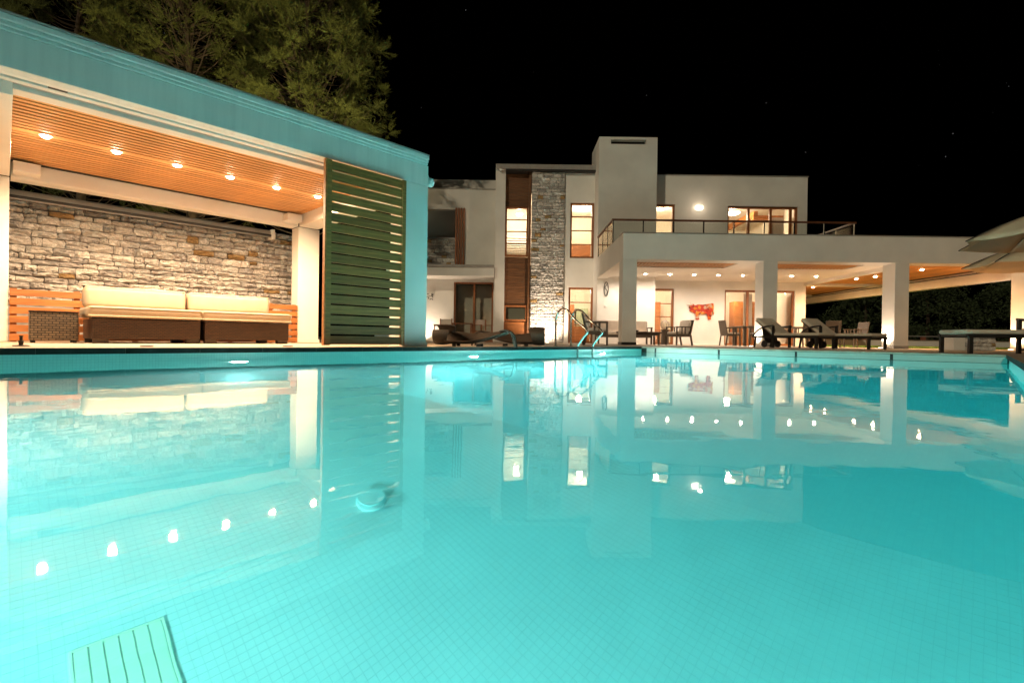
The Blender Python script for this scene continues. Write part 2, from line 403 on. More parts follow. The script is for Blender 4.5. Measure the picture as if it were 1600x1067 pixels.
# floor fittings and underwater lamps
fd = thing('floor_inlet', 'round pale inlet fitting standing proud of the pool floor', 'pool fitting', ab(drain[0], drain[1], DS))
part('base_disc', MB().lathe([(.062, 0), (.062, .012), (.05, .018)], seg=28), TILE, fd, True)
part('cap', MB().lathe([(.03, .017), (.03, .024), (.056, .026), (.056, .031), (.01, .033)], seg=28), TILE, fd, True)
gr = thing('floor_grate', 'ivory slotted drain grate set in the pool floor', 'drain grate', ab((grate[0]+grate[1])/2, (grate[2]+grate[3])/2, DS), PA)
part('frame', ring(MB(), -.098, .098, -.143, .143, -.105, .105, -.15, .15, 0, .005), GRATE, gr)
for k in range(6): part('slat', MB().box(-.098+.0327*k+.002, -.098+.0327*(k+1)-.002, -.143, .143, .002, .0045), GRATE, gr)
part('backing', MB().box(-.098, .098, -.143, .143, .0005, .0015), GROUTM, gr)
def pool_lamp(a_, b_, z, rz, power, label):
    t = thing('pool_lamp', label, 'pool lamp', ab(a_, b_, z), PA+rz, 'underwater pool lamps')
    ro = Matrix.Rotation(R(90), 4, 'X')                       # lens faces local -y
    part('bezel', MB().lathe([(.13, 0), (.13, .02), (.105, .028)], seg=24).xf(ro), WHITEMETAL, t, True)
    part('lens', MB().lathe([(.10, .028), (.09, .04), (.04, .046)], seg=24).xf(ro), POOL_ON, t, True)
    light('lamp_light', t, 'AREA', (0, -.07, 0), power, (.96, 1., .97), (R(-86), 0, 0), .16)
    return t
PL = 122
pool_lamp(1.75, B1, -.42, 0, PL*.10, 'round underwater lamp in the pool wall below the wicker sofa')
pool_lamp(5.06, B1, -.42, 0, PL*.6, 'round underwater lamp in the pool wall below the curved loungers')
pool_lamp(8.6, B1, -.42, 0, PL*.9, 'round underwater lamp in the pool wall near the steel ladder')
pool_lamp(A0, .55, -.42, pi/2, PL*.185, 'round underwater lamp in the near end wall, closest to the camera corner')
pool_lamp(A0, 3.0, -.42, pi/2, PL*.13, 'round underwater lamp in the near end wall, below the pavilion end')

# ------------------------------------------------------------------ pavilion
PAV = lambda name, label, cat, a_, b_, z=G, group=None, rz=0.: thing(name, label, cat, ab(a_, b_, z), PA+rz, group)
pav = thing('pool_pavilion', 'flat-roofed white pavilion with slatted timber ceiling beside the pool', 'pavilion', ab(0, 0, 0), PA)
FB, RB = 6.15, 10.0                                  # front and rear planes
def P(name, *boxes, mat=PLASTER, bev=.006, parent=pav):
    mb = MB()
    for b_ in boxes: mb.box(*b_)
    return part(name, mb, mat, parent, False, bev)
P('column', (4.06, 4.48, FB, FB+.36, G, 2.555)); P('column', (4.12, 4.55, RB, RB+.32, G, 2.46)); P('column', (-.42, .05, RB, RB+.32, G, 2.46)); P('column', (-.95, -.55, FB, FB+.36, G, 2.555))
P('plinth', (4.045, 4.495, FB-.015, FB, G, G+.07)); P('plinth', (4.10, 4.57, RB-.015, RB, G, G+.07))
fa = P('fascia', (-.95, 4.48, FB, FB+.12, 2.558, 2.87), mat=PLASTER_AGED)
for i, (o_, z0, z1) in enumerate(((.015, 2.872, 2.905), (.032, 2.907, 2.945), (.05, 2.947, 3.0), (.062, 3.002, 3.022))):
    P('cornice', (-1., 4.46, FB-o_, FB+.1, z0, z1), mat=PLASTER_AGED if i < 3 else GREYMETAL, parent=fa)
P('roof', (-.95, 4.48, FB+.125, RB+.3, 2.76, 3.0), mat=ROOFM)
P('front_soffit', (-.95, 4.04, FB+.125, FB+.20, 2.56, 2.70), (-.95, 4.04, FB+.30, FB+.38, 2.575, 2.70), (-.95, 4.04, FB+.49, FB+.66, 2.555, 2.70))
P('screen_track', (-.95, 4.04, FB+.205, FB+.295, 2.60, 2.66), (-.95, 4.04, FB+.385, FB+.485, 2.60, 2.66), mat=GREYMETAL)
P('track_bracket', (.28, .42, FB+.21, FB+.29, 2.575, 2.60), mat=METAL_DARK)
P('rear_beam', (.06, 4.11, RB-.02, RB+.28, 2.46, 2.68)); P('side_beam', (4.12, 4.5, FB+.4, RB-.03, 2.46, 2.755)); P('side_beam', (-.42, .05, FB+.4, RB-.03, 2.46, 2.755))
P('beam_end', (.08, .36, RB-.28, RB-.024, 2.50, 2.64)); P('beam_end', (3.80, 4.08, RB-.28, RB-.024, 2.50, 2.64))
P('ceiling_board', (.05, 4.12, FB+.66, RB-.025, 2.735, 2.757), mat=M('ceiling_backing', (.12, .05, .02), .8, .1))
lb = 8.35; yb = FB+.70
slat = MB().box(-2.03, 2.03, -.036, .036, -.02, .02).mesh('ceiling_slat', SLATWOOD)
wide = MB().box(-2.03, 2.03, -.075, .075, -.02, .02).mesh('ceiling_board_wide', SLATWOOD)
while yb < RB-.06:
    if abs(yb-lb) < .135: yb += .01; continue
    link('ceiling_slat', slat, pav, (2.085, yb, 2.70)); yb += .112
link('light_board', wide, pav, (2.085, lb, 2.70))
# sliding screen
scr = P('sliding_screen', (2.86, 2.925, FB-.075, FB-.025, G+.02, 2.53), (3.985, 4.045, FB-.075, FB-.025, G+.02, 2.53), mat=DARKWOOD, bev=.004)
nsl = 18; ph = (2.53-G-.02)/nsl
sm = MB().box(-.53, .53, -.014, .014, -ph/2+.0115, ph/2-.0115).mesh('screen_slat', DARKWOOD)
for k in range(nsl): link('screen_slat', sm, scr, (3.455, FB-.05, G+.02+ph*(k+.5)))
P('lit_stile_edge', (2.835, 2.858, FB-.08, FB-.02, G+.02, 2.53), mat=TIMBER, parent=scr, bev=0)  # lamplight on the dark stile's edge, painted as an orange strip
# downlights
def downlight(loc, label, group, power=60, cone=R(150), col=WARM, rz=0., r=.05):
    t = thing('downlight', label, 'downlight', loc, rz, group)
    part('trim_ring', MB().lathe([(r, 0), (r+.018, 0), (r+.018, -.006), (r, -.01)], seg=20), WHITEMETAL, t, True)
    part('lens', MB().lathe([(r-.001, -.004), (r-.004, -.016), (r*.7, -.028), (r*.3, -.034), (.004, -.035)], seg=16), DOWN_ON, t, True)
    light('lamp_light', t, 'SPOT', (0, 0, -.05), power, col, (0, 0, 0), .04, cone, .6)
    return t
ordn = ['leftmost', 'second from the left', 'third from the left', 'fourth from the left', 'fifth from the left', 'rightmost, beside the sliding screen']
for i in range(6):
    downlight(ab(.35+.682*i, lb, 2.679), 'glowing pavilion ceiling downlight, %s of the row of six' % ordn[i], 'downlights in the pavilion ceiling', 84, R(176))

# stone generator
def stone_meshes(n, mat, nx=5, nz=4):
    out = []
    for q in range(n):
        rs = random.Random(100+q); bm = bmesh.new(); g_ = {}
        for i in range(nx+1):
            for j in range(nz+1):
                e = i in (0, nx) or j in (0, nz)
                x, z = i/nx-.5, j/nz-.5
                c = (i in (0, nx)) and (j in (0, nz))
                y = (-.2 if c else -.45 if e else -1.) + rs.uniform(-.55, .55)*(0.6 if e else 1)
                x += rs.uniform(-.06, .06)*(0.7 if e else 1) - (.018*(1 if x > 0 else -1) if c else 0); z += rs.uniform(-.08, .08)*(.7 if e else 1) - (.03*(1 if z > 0 else -1) if c else 0)
                g_[i, j] = bm.verts.new((x*.98, y, z*.96))
        bk = {}
        for i in range(nx+1):
            for j in range(nz+1):
                if i in (0, nx) or j in (0, nz): bk[i, j] = bm.verts.new((g_[i, j].co.x, .6, g_[i, j].co.z))
        for i in range(nx):
            for j in range(nz): bm.faces.new((g_[i, j], g_[i+1, j], g_[i+1, j+1], g_[i, j+1]))
        for i in range(nx):
            bm.faces.new((g_[i, 0], bk[i, 0], bk[i+1, 0], g_[i+1, 0])); bm.faces.new((g_[i, nz], g_[i+1, nz], bk[i+1, nz], bk[i, nz]))
        for j in range(nz):
            bm.faces.new((g_[0, j], g_[0, j+1], bk[0, j+1], bk[0, j])); bm.faces.new((g_[nx, j], bk[nx, j], bk[nx, j+1], g_[nx, j+1]))
        me = bpy.data.meshes.new('stone'); bmesh.ops.recalc_face_normals(bm, faces=bm.faces); bm.to_mesh(me); bm.free()
        me.materials.append(mat); out.append(me)
    return out
STONES = stone_meshes(12, STONE_A)
def lay_stones(parent, x0, x1, z0, z1, y, wm, hm, rs, dep=.05):
    z = z0; c = 0
    while z < z1-.02:
        h = rs.uniform(hm*.7, hm*1.35)
        if z+h > z1-.04: h = z1-z
        x = x0
        while x < x1-.01:
            w = rs.uniform(wm*.5, wm*1.5)
            if x+w > x1-wm*.4: w = x1-x
            zz, hh = z, h
            if h > hm*1.05 and rs.random() < .2:                # two thin stones in one course
                s_ = h*rs.uniform(.4, .6)
                link('stone', rs.choice(STONES), parent, (x+w/2, y, z+s_/2), None, ((w-.006)*rs.choice((1, -1)), dep*rs.uniform(.6, 1.3), s_-.005)); c += 1
                zz, hh = z+s_, h-s_
            link('stone', rs.choice(STONES), parent, (x+w/2, y, zz+hh/2), None, ((w-.006)*rs.choice((1, -1)), dep*rs.uniform(.6, 1.5), hh-.005)); c += 1
            x += w
        z += h
    return c
sw = PAV('stone_wall', 'rough grey field stone wall behind the wicker sofa', 'stone wall', 0, 11.2, 0)
part('wall_core', MB().box(-1.4, 4.6, .03, .35, G, 2.46), MORTAR, sw)
print('stones pavilion', lay_stones(sw, 0., 4.5, .76, 2.5, 0, .24, .114, random.Random(3), .075))
aw = PAV('awning_cassette', 'long grey metal awning cassette in front of the stone wall top', 'awning', 2., 10.75, 2.3)
part('housing', MB().prism([(0, 0), (.13, .02), (.15, .08), (.13, .145), (.02, .15), (0, .12)], -2.2, 1.86, 'x'), GREYMETAL, aw)
part('front_bar', MB().box(-2.2, 1.86, -.03, -.004, .02, .06), METAL_DARK, aw)
part('end_bracket', MB().box(1.862, 1.93, -.04, .16, -.03, .17), WHITEMETAL, aw, bev=.01)
bb = PAV('slatted_bench_back', 'orange timber slatted screen standing behind the wicker sofa', 'slatted screen', 0, RB-.03, G)
for k in range(6): part('board', MB().box(.06, 4.11, 0, .022, .012+.128*k, .012+.128*k+.096), TIMBER, bb, bev=.003)
for x in (.10, .78, 1.5, 2.2, 2.9, 3.6, 4.05): part('batten', MB().box(x-.035, x+.035, .0235, .06, 0, .76), TIMBER, bb)

# wicker sofa units
def sofa_unit(a0, a1, label):
    t = PAV('sofa_daybed', label, 'sofa', (a0+a1)/2, 8.5, G, 'wicker sofa units'); w = (a1-a0)/2
    part('wicker_base', MB().box(-w, w, 0, 1.1, .055, .335), WICKER, t, bev=.012)
    part('base_rim', MB().box(-w-.004, w+.004, -.004, .03, .337, .35), WICKER_G, t)
    for x in (-w+.09, w-.09):
        for y in (.08, 1.0): part('foot', MB().box(x-.08, x+.08, y-.05, y+.05, 0, .054), RATTAN_GREY, t)
    part('seat_cushion', MB().soft(-w-.05, w+.03, -.05, 1.1, .352, .495, .045), FABRIC, t, True)
    part('back_cushion', MB().soft(-w-.02, w+.01, .87, 1.16, .50, .82, .075), FABRIC, t, True)
    for z in (.372, .478): part('piping', MB().tube([(-w-.046, -.046, z), (w+.026, -.046, z)], .006, 6), LOUNGEFAB, t, True)
    part('piping', MB().tube([(-w, .885, .815), (w-.01, .885, .815)], .006, 6), LOUNGEFAB, t, True)
    return t
sofa_unit(.82, 2.06, 'brown wicker sofa unit with cream cushions beside the wicker side table')
sofa_unit(2.12, 3.36, 'brown wicker sofa unit with cream cushions nearer the sliding screen')
ws = PAV('side_table', 'small brown wicker cube side table left of the sofa', 'side table', .47, 9.0, G)
part('wicker_body', MB().box(-.235, .235, -.22, .22, .03, .40), WICKER_G, ws, bev=.01)
part('rim', MB().box(-.24, .24, -.225, .225, .4015, .415), WICKER, ws)
for x in (-.2, .2):
    for y in (-.18, .18): part('foot', MB().box(x-.02, x+.02, y-.02, y+.02, 0, .029), METAL_DARK, ws)
for i, (a_, b_, lab) in enumerate(((.12, 6.6, 'small dark deck valve with a spindle left of the wicker side table'), (1.05, 6.35, 'flat dark deck cover plate in front of the left sofa unit'), (2.5, 6.35, 'flat dark deck cover plate left of the sliding screen'))):
    t = PAV('deck_fitting', lab, 'deck fitting', a_, b_, G, 'dark fittings in the terrace')
    part('plate', MB().lathe([(.06, 0), (.06, .008), (.04, .012)], seg=16), METAL_DARK, t)
    if i == 0: part('spindle', MB().lathe([(.016, .012), (.02, .05), (.012, .055), (.012, .09), (.02, .1)], seg=10), METAL_DARK, t)
# security cameras
def sec_cam(loc, rz, label):
    t = thing('security_camera', label, 'camera', loc, rz, 'security cameras')
    part('mount', MB().tube([(0, 0, 0), (0, -.08, 0), (0, -.10, -.04)], .025, 8), WHITEMETAL, t, True)
    part('dome', MB().lathe([(.03, .02), (.075, .0), (.08, -.05), (.06, -.1), (.02, -.125)], (0, -.13, -.05), 16), WHITEMETAL, t, True)
    part('lens', MB().lathe([(.012, -.124), (.03, -.128), (.01, -.14)], (0, -.13, -.05), 10), METAL_DARK, t, True)
    return t
sec_cam(ab(4.52, FB+.2, 2.80), PA+pi/2, 'small white security camera on the corner of the pavilion')

# ------------------------------------------------------------------ house
YF = 22.0; CZ = 2.97; PT_Y = 16.0; BT = 3.76
house = thing('house', 'two-storey white modern villa with stone strip and chimney tower', 'house', (0, YF, G))
def W(name, *boxes, mat=PLASTER, bev=0., parent=house):
    mb = MB()
    for b_ in boxes: mb.box(*b_)
    return part(name, mb, mat, parent, False, bev, True)
def wall_cells(x0, x1, z0, z1, y0, y1, holes):
    xs = sorted({x0, x1, *[h[0] for h in holes], *[h[1] for h in holes]}); bx = []
    for a_, b_ in zip(xs, xs[1:]):
        zs = [z0]; cut = sorted((h[2], h[3]) for h in holes if h[0] <= a_+1e-6 and h[1] >= b_-1e-6)
        cur = z0
        for c0, c1 in cut:
            if c0 > cur+1e-6: bx.append((a_, b_, y0, y1, cur, c0))
            cur = c1
        if cur < z1-1e-6: bx.append((a_, b_, y0, y1, cur, z1))
    return bx
def window(kind, x0, x1, z0, z1, y, vert=(), horiz=(), fw=.085, dep=.11):
    """frame part with mullions and panes below it"""
    f = W(kind, (x0, x0+fw, y, y+dep, z0, z1), (x1-fw, x1, y, y+dep, z0, z1), (x0+fw, x1-fw, y, y+dep, z1-fw, z1), (x0+fw, x1-fw, y, y+dep, z0, z0+fw), mat=FRAMEWOOD)
    vx = [x0+fw, *vert, x1-fw]; hz = [z0+fw, *horiz, z1-fw]
    for v in vert: W('mullion', (v-.05, v+.05, y+.01, y+dep-.01, z0+fw, z1-fw), mat=FRAMEWOOD, parent=f)
    for i in range(len(vx)-1):
        l0 = vx[i]+(.05 if i else 0); l1 = vx[i+1]-(.05 if i < len(vx)-2 else 0)
        for h in horiz: W('glazing_bar', (l0, l1, y+.03, y+dep-.03, h-.022, h+.022), mat=FRAMEWOOD, parent=f)
        for j in range(len(hz)-1):
            W('pane', (l0, l1, y+.05, y+.056, hz[j]+(.022 if j else 0), hz[j+1]-(.022 if j < len(hz)-2 else 0)), mat=PANE, parent=f)
    return f
Y2 = YF+.3
# middle facade with the window column right of the stone
uw = (2.53, 3.60, 3.92, 6.40); lw = (2.50, 3.60, G, 2.62)
W('wall', *wall_cells(2.28, 3.60, G, 7.70, YF, Y2, [uw, lw]))
W('pier', (-.82, -.38, YF-.05, Y2, G, 8.05), bev=.01)
# timber strip between pier and stone
st_x0, st_x1 = -.38, .78
for z0, z1 in ((G, 1.05), (1.80, 3.95), (6.22, 7.70)): W('timber_backing', (st_x0, st_x1, YF+.22, YF+.3, z0, z1), mat=BROWNCLAD)
zz = 6.24
for z0, z1 in ((6.24, 7.68), (1.82, 3.93)):
    n_ = int((z1-z0)/.115)
    for k in range(n_): W('cladding_board', (st_x0+.004, st_x1-.12, YF+.19, YF+.217, z0+(z1-z0)*k/n_+.004, z0+(z1-z0)*(k+1)/n_-.004), mat=BROWNCLAD)
W('cladding_board', (st_x0+.004, st_x1-.12, YF+.19, YF+.217, G+.05, 1.03), mat=TIMBER)
W('strip_jamb', (st_x1-.115, st_x1-.003, YF+.02, YF+.22, G, 7.70), mat=BROWNCLAD)
window('window', st_x0, st_x1-.12, 3.97, 6.20, YF+.12, (), (4.55, 5.10, 5.63))
window('window', st_x0, st_x1-.12, 1.07, 1.79, YF+.12)
W('window_blind', *[(st_x0+.1, st_x1-.22, YF+.245, YF+.26, 1.16+.085*k, 1.16+.085*k+.065) for k in range(7)], mat=INNER)
window('window', uw[0], uw[1], uw[2], uw[3], YF+.08, (), (4.55, 5.17, 5.79))
window('garden_door', lw[0], lw[1], lw[2], lw[3], YF+.08, (), (.95, 1.95))
# stone strip
ss = W('stone_strip', (.80, 2.26, YF-.02, YF+.29, G, 7.70), mat=MORTAR)
def house_local(v): return Vector(v)-Vector((0, YF, G))
class _H: pass
print('stones house', lay_stones(ss, .79, 2.27, 0., 7.57, -.05, .30, .135, random.Random(9), .05))
# roof edge
W('roof_edge', (-.80, 3.60, 21.72, 22.3, 7.78, 7.98), mat=GREYMETAL, bev=.01)
W('roof_soffit', (-.36, 3.60, 21.76, 22.3, 7.702, 7.775), mat=METAL_DARK)
W('roof', (-.8, 13.1, 22.305, 29, 7.30, 7.62), mat=ROOFM)
# chimney tower
slot = (4.10, 5.60, 8.63, 8.82)
tw = W('chimney_tower', *wall_cells(3.60, 6.08, G, 8.93, 21.0, 21.25, [slot]), mat=PLASTER)
W('tower_side', (3.60, 3.85, 21.25, 22.9, G, 8.93), (5.83, 6.08, 21.25, 22.9, G, 8.93), (3.85, 5.83, 22.65, 22.9, G, 8.93), parent=tw)
W('flue_slot', (4.05, 5.65, 21.55, 21.6, 8.55, 8.9), mat=METAL_DARK, parent=tw)
# right block
bd = (6.10, 7.20, BT-.06, 6.38); sl = (9.55, 12.70, BT-.06, 6.34); gw = (6.10, 7.22, G, 2.62); gs = (9.48, 12.62, G, 2.60)
W('wall', *wall_cells(6.08, 13.1, 3.2, 7.66, YF, Y2, [bd, sl])); W('wall', *wall_cells(6.08, 13.1, G, 3.2, YF, Y2, [gw, gs]))
W('side_wall', (12.8, 13.1, Y2, 29, G, 7.66)); W('rear_wall', (-5.6, 13.1, 29, 29.3, G, 7.6))
W('parapet_cap', (6.06, 13.13, YF-.03, Y2+.02, 7.662, 7.70), mat=GREYMETAL)
window('balcony_door', bd[0], bd[1], BT-.05, bd[3], YF+.08)
window('balcony_door', sl[0], sl[1], BT-.05, sl[3], YF+.08, (10.53, 11.52, 12.42))
window('garden_window', gw[0], gw[1], gw[2], gw[3], YF+.08, (), (.75, 1.36, 1.95))
window('sliding_door', gs[0], gs[1], gs[2], gs[3], YF+.08, (10.55, 11.6))
# left section
W('wall', *wall_cells(-5.6, -.83, 3.5, 7.06, 22.5, 22.8, [(-5.3, -2.62, 3.52, 6.15)])); 
W('parapet_cap', (-5.6, -.83, 22.47, 22.83, 7.062, 7.10), mat=GREYMETAL)
W('rear_block', (-5.6, -.9, 25.0, 28.95, 3.4, 8.3)); W('roof_terrace', (-5.6, -.83, 22.805, 24.99, 6.6, 6.9), mat=ROOFM)
W('loggia_wall', (-5.6, -.83, 24.5, 24.7, 3.5, 6.59)); 
lg = W('loggia_planter', (-5.3, -2.64, 22.95, 23.3, 3.5, 4.85), mat=MORTAR)
lay_stones(lg, -5.25, -2.70, 3.4, 4.72, .93, .30, .15, random.Random(4), .04)
W('loggia_rail', (-5.3, -2.64, 22.94, 23.32, 4.86, 4.95), mat=GREYMETAL)
for k in range(4): W('timber_fin', (-2.62+.12*k-.035, -2.62+.12*k+.03, 22.42, 22.495, 3.52, 6.2), mat=FRAMEWOOD)
W('balcony_slab', (-5.6, -.84, 21.75, 24.7, 3.03, 3.48)); W('slab_edge', (-5.6, -.84, 21.70, 21.748, 3.40, 3.52), mat=GREYMETAL)
pd = (-2.75, -.90, G, 2.90)
W('porch_wall', *wall_cells(-5.6, -.83, G, 3.028, 23.0, 23.3, [pd])); window('porch_door', pd[0], pd[1], pd[2], pd[3], 23.05, (-1.80,))
W('porch_side', (-.83, -.39, Y2+.001, 24.6, G, 7.3))
# portico
por = thing('portico', 'white colonnade with deep flat beam and balcony in front of the house', 'portico', (0, PT_Y, G))
def Q(name, *boxes, mat=PLASTER, bev=0., parent=por):
    mb = MB()
    for b_ in boxes: mb.box(*b_)
    return part(name, mb, mat, parent, False, bev, True)
CX = [(3.57, 4.03), (8.14, 8.60), (12.42, 12.88), (16.75, 17.25)]
for x0, x1 in CX:
    c = Q('column', (x0, x1, PT_Y, PT_Y+.55, G, 2.909), bev=.008); Q('plinth', (x0-.012, x1+.012, PT_Y-.012, PT_Y+.56, G, G+.09), mat=METAL_DARK if x0 < 5 else GREYMETAL, parent=c)
Q('front_beam', (3.57, 19.5, PT_Y, PT_Y+.55, 2.91, BT), bev=.008)
Q('side_beam', (3.57, 4.03, PT_Y+.551, 20.99, 2.91, BT))
Q('beam_cap', (3.55, 19.5, PT_Y-.02, PT_Y+.57, BT+.001, BT+.03), mat=GREYMETAL)
Q('ceiling', (4.031, 13.1, 18.1, YF-.001, CZ, 3.2), (4.031, 13.1, PT_Y+.551, 16.80, CZ, 3.2), (4.031, 4.25, 16.8, 18.1, CZ, 3.2), (7.75, 8.85, 16.8, 18.1, CZ, 3.2), (12.1, 13.1, 16.8, 18.1, CZ, 3.2))
Q('ceiling_recess', (4.25, 7.75, 16.8, 18.1, 3.10, 3.2), (8.85, 12.1, 16.8, 18.1, 3.10, 3.2), mat=BROWNCLAD)
psm = MB().box(-.030, .030, -.648, .648, -.008, .008).mesh('ceiling_slat', M('portico_slat', (.62, .30, .11), .55, .2, 4., rand=.12))
for x0, x1 in ((4.25, 7.75), (8.85, 12.1)):
    k = x0+.05
    while k < x1-.03: link('ceiling_slat', psm, por, house_local((k, 17.45, 2.998))+Vector((0, YF-PT_Y, 0))); k += .125
Q('balcony_floor', (4.031, 19.5, PT_Y+.551, YF-.001, 3.2, 3.62), mat=PAVE)
Q('edge_beam', (13.0, 13.25, PT_Y+.551, 21.99, 2.84, CZ-.001)); 
Q('pergola_beam', (16.75, 17.1, PT_Y+.551, 34, 2.52, 2.93)); Q('pergola_rail', (16.70, 16.749, PT_Y+.56, 34, 2.84, 2.87), mat=METAL_DARK)
Q('pergola_beam', (13.3, 16.7, 22.2, 22.5, 2.86, 2.965), (13.3, 16.7, 27.5, 27.8, 2.86, 2.965))
pk = 13.26
plk = MB().box(-.105, .105, -8.7, 8.7, -.012, .012).mesh('ceiling_plank', M('pergola_plank', (.66, .28, .075), .5, .25, 3., .08, 30, stretch=(6, .5, 6), rand=.14))
while pk < 16.70: link('ceiling_plank', plk, por, Vector((pk+.05, 25.3-PT_Y, 2.985-G))); pk += .222
Q('pergola_roof', (13.11, 17.1, PT_Y+.551, 34, 3.0, 3.19), mat=ROOFM)
# balcony rail
rl = thing('balcony_railing', 'glass balcony railing with dark timber handrail above the portico', 'railing', (3.6, 17.9, 3.63))
RZ = 4.62
def L(name, mb, mat, parent=rl): return part(name, mb, mat, parent, False, 0, True)
L('handrail', MB().box(3.57, 12.43, 17.86, 17.94, RZ, RZ+.06), RAILWOOD); L('handrail', MB().box(3.57, 3.65, 17.94, 20.99, RZ, RZ+.06), RAILWOOD); L('handrail', MB().box(12.35, 12.43, 17.94, 21.99, RZ, RZ+.06), RAILWOOD)
px_ = [3.61+1.0975*k for k in range(9)]
for x in px_: L('post', MB().box(x-.022, x+.022, 17.88, 17.92, 3.63, RZ-.001), STEEL)
for y in (18.9, 19.9, 20.9): L('post', MB().box(3.588, 3.632, y-.02, y+.02, 3.63, RZ-.001), STEEL); L('post', MB().box(12.368, 12.412, y-.02, y+.02, 3.63, RZ-.001), STEEL)
for a_, b_ in zip(px_, px_[1:]): L('glass_panel', MB().box(a_+.03, b_-.03, 17.895, 17.905, 3.68, RZ-.04), PANE)
for x in (3.61, 12.39):
    for y in (17.95, 18.93, 19.93): L('glass_panel', MB().box(x-.005, x+.005, y, y+.94, 3.68, RZ-.04), PANE)

# ------------------------------------------------------------------ rooms behind the windows
def room(x0, x1, z0, z1, y1, back=INNER):
    r_ = W('interior_room', (x0, x1, y1, y1+.08, z0, z1), (x0-.05, x0, Y2+.01, y1, z0, z1), (x1, x1+.05, Y2+.01, y1, z0, z1), mat=INNER)
    W('room_ceiling', (x0, x1, Y2+.01, y1, z1, z1+.06), mat=INNER, parent=r_); W('room_floor', (x0, x1, Y2+.01, y1, z0-.06, z0), mat=PAVE, parent=r_)
    return r_
def room_lamp(loc, power, label, col=WARM2, r=.17, grp='ceiling lamps inside the house'):
    t = thing('ceiling_lamp', label, 'ceiling lamp', loc, 0, grp)
    part('base', MB().lathe([(r*.6, 0), (r*.6, -.03), (r*.9, -.035)], seg=20), WHITEMETAL, t, True)
    part('shade', MB().lathe([(r*.95, -.036), (r, -.06), (r*.75, -.11), (r*.2, -.13)], seg=20), LAMP_ON, t, True)
    light('lamp_light', t, 'POINT', (0, 0, -.28), power, col, size=.12)
    return t
room(-.36, 1.75, 3.6, 6.85, 25.2); room_lamp((.28, 23.6, 6.30), 42, 'ceiling lamp behind the tall stair window beside the stone strip')
rs_ = room(1.85, 5.7, 3.6, 6.75, 26.2); room_lamp((3.45, 24.2, 6.74), 55, 'ceiling lamp behind the upper window right of the stone strip', r=.11)
W('headboard', (2.9, 4.4, 26.10, 26.19, 4.5, 5.35), mat=TIMBER, parent=rs_); W('counter', (2.6, 4.6, 25.6, 26.09, 3.6, 4.32), mat=WHITEMETAL, parent=rs_)
W('stair_flight', *[(-.35, .9, 23.2+.25*k, 23.45+.25*k, 4.2+.17*k, 4.26+.17*k) for k in range(8)], mat=WHITEMETAL)
rm = room(1.85, 5.7, G+.02, 2.95, 26.0); room_lamp((3.3, 24.0, 2.94), 40, 'ceiling lamp behind the garden door right of the stone strip')
W('cupboard', (3.3, 3.9, 25.4, 25.99, .3, 1.9), mat=M('green_paint', (.32, .38, .25), .6), parent=rm); W('bookcase', (2.65, 3.2, 25.5, 25.99, .15, 2.1), mat=TIMBER, parent=rm)
W('counter', (2.4, 4.4, 24.6, 25.0, .15, .95), mat=TIMBER, parent=rm)
ru = room(6.2, 12.7, 3.6, 6.75, 26.5); room_lamp((10.35, 23.3, 6.42), 66, 'large ceiling lamp behind the balcony sliding door', r=.33); room_lamp((7.1, 23.8, 6.70), 36, 'ceiling lamp behind the narrow balcony door by the chimney')
W('roof_truss', (11.3, 11.5, 23.2, 26.4, 6.2, 6.45), (11.3, 13.0, 23.2, 23.4, 6.05, 6.25), mat=TIMBER, parent=ru); W('wardrobe', (10.9, 11.6, 25.9, 26.49, 3.6, 5.5), mat=TIMBER, parent=ru); W('curtain', (11.75, 12.4, 22.6, 22.66, 3.6, 6.0), mat=PALEFAB, parent=ru)
rg = room(6.2, 12.7, G+.02, 2.95, 26.5); room_lamp((10.6, 24.2, 2.94), 62, 'ceiling lamp behind the terrace sliding door'); room_lamp((7.0, 24.2, 2.94), 40, 'ceiling lamp behind the window beside the red bull')
W('kitchen_unit', (9.9, 10.35, 24.4, 25.2, .15, 2.2), (11.1, 12.6, 24.6, 25.2, .15, 2.3), mat=TIMBER, parent=rg); W('bookcase', (7.15, 7.7, 25.6, 26.4, .15, 2.3), mat=TIMBER, parent=rg); W('curtain', (10.62, 11.0, 22.6, 22.66, .2, 2.5), mat=PALEFAB, parent=rg)
W('open_door', (11.9, 11.98, 22.42, 23.3, .15, 2.5), mat=TIMBER, parent=rg)
rp_ = W('porch_room', (-3.6, -.84, 26, 26.08, G, 2.95), mat=INNER); W('curtain', (-2.6, -1.85, 23.6, 23.66, .2, 2.8), (-1.75, -1.0, 23.6, 23.66, .2, 2.8), mat=PALEFAB, parent=rp_)

# ------------------------------------------------------------------ house lamps
for i in range(6):
    downlight((4.35+.985*i, 19.85, CZ-.001), 'portico ceiling downlight, number %s from the chimney tower' % ['one', 'two', 'three', 'four', 'five', 'six'][i], 'downlights in the portico ceiling', 31, R(176), (1., .84, .68), r=.06)
for i in range(3):
    downlight((10.25+.985*i, 19.85, CZ-.001), 'portico ceiling downlight above the loungers, %s' % ['nearest the second column', 'middle of three', 'nearest the pergola'][i], 'downlights in the portico ceiling', 31, R(176), (1., .84, .68), r=.06)
for i, (x, y, s_) in enumerate(((14.45, 23.7, 'farthest left'), (14.55, 22.8, 'second from the left'), (14.3, 20.5, 'third from the left'), (14.5, 19.7, 'just left of the third column'), (14.7, 17.7, 'right of the third column'))):
    downlight((x, y, 2.972), 'pergola ceiling downlight in the orange planks, %s' % s_, 'downlights in the pergola ceiling', 125, R(176), AMBER, r=.06)
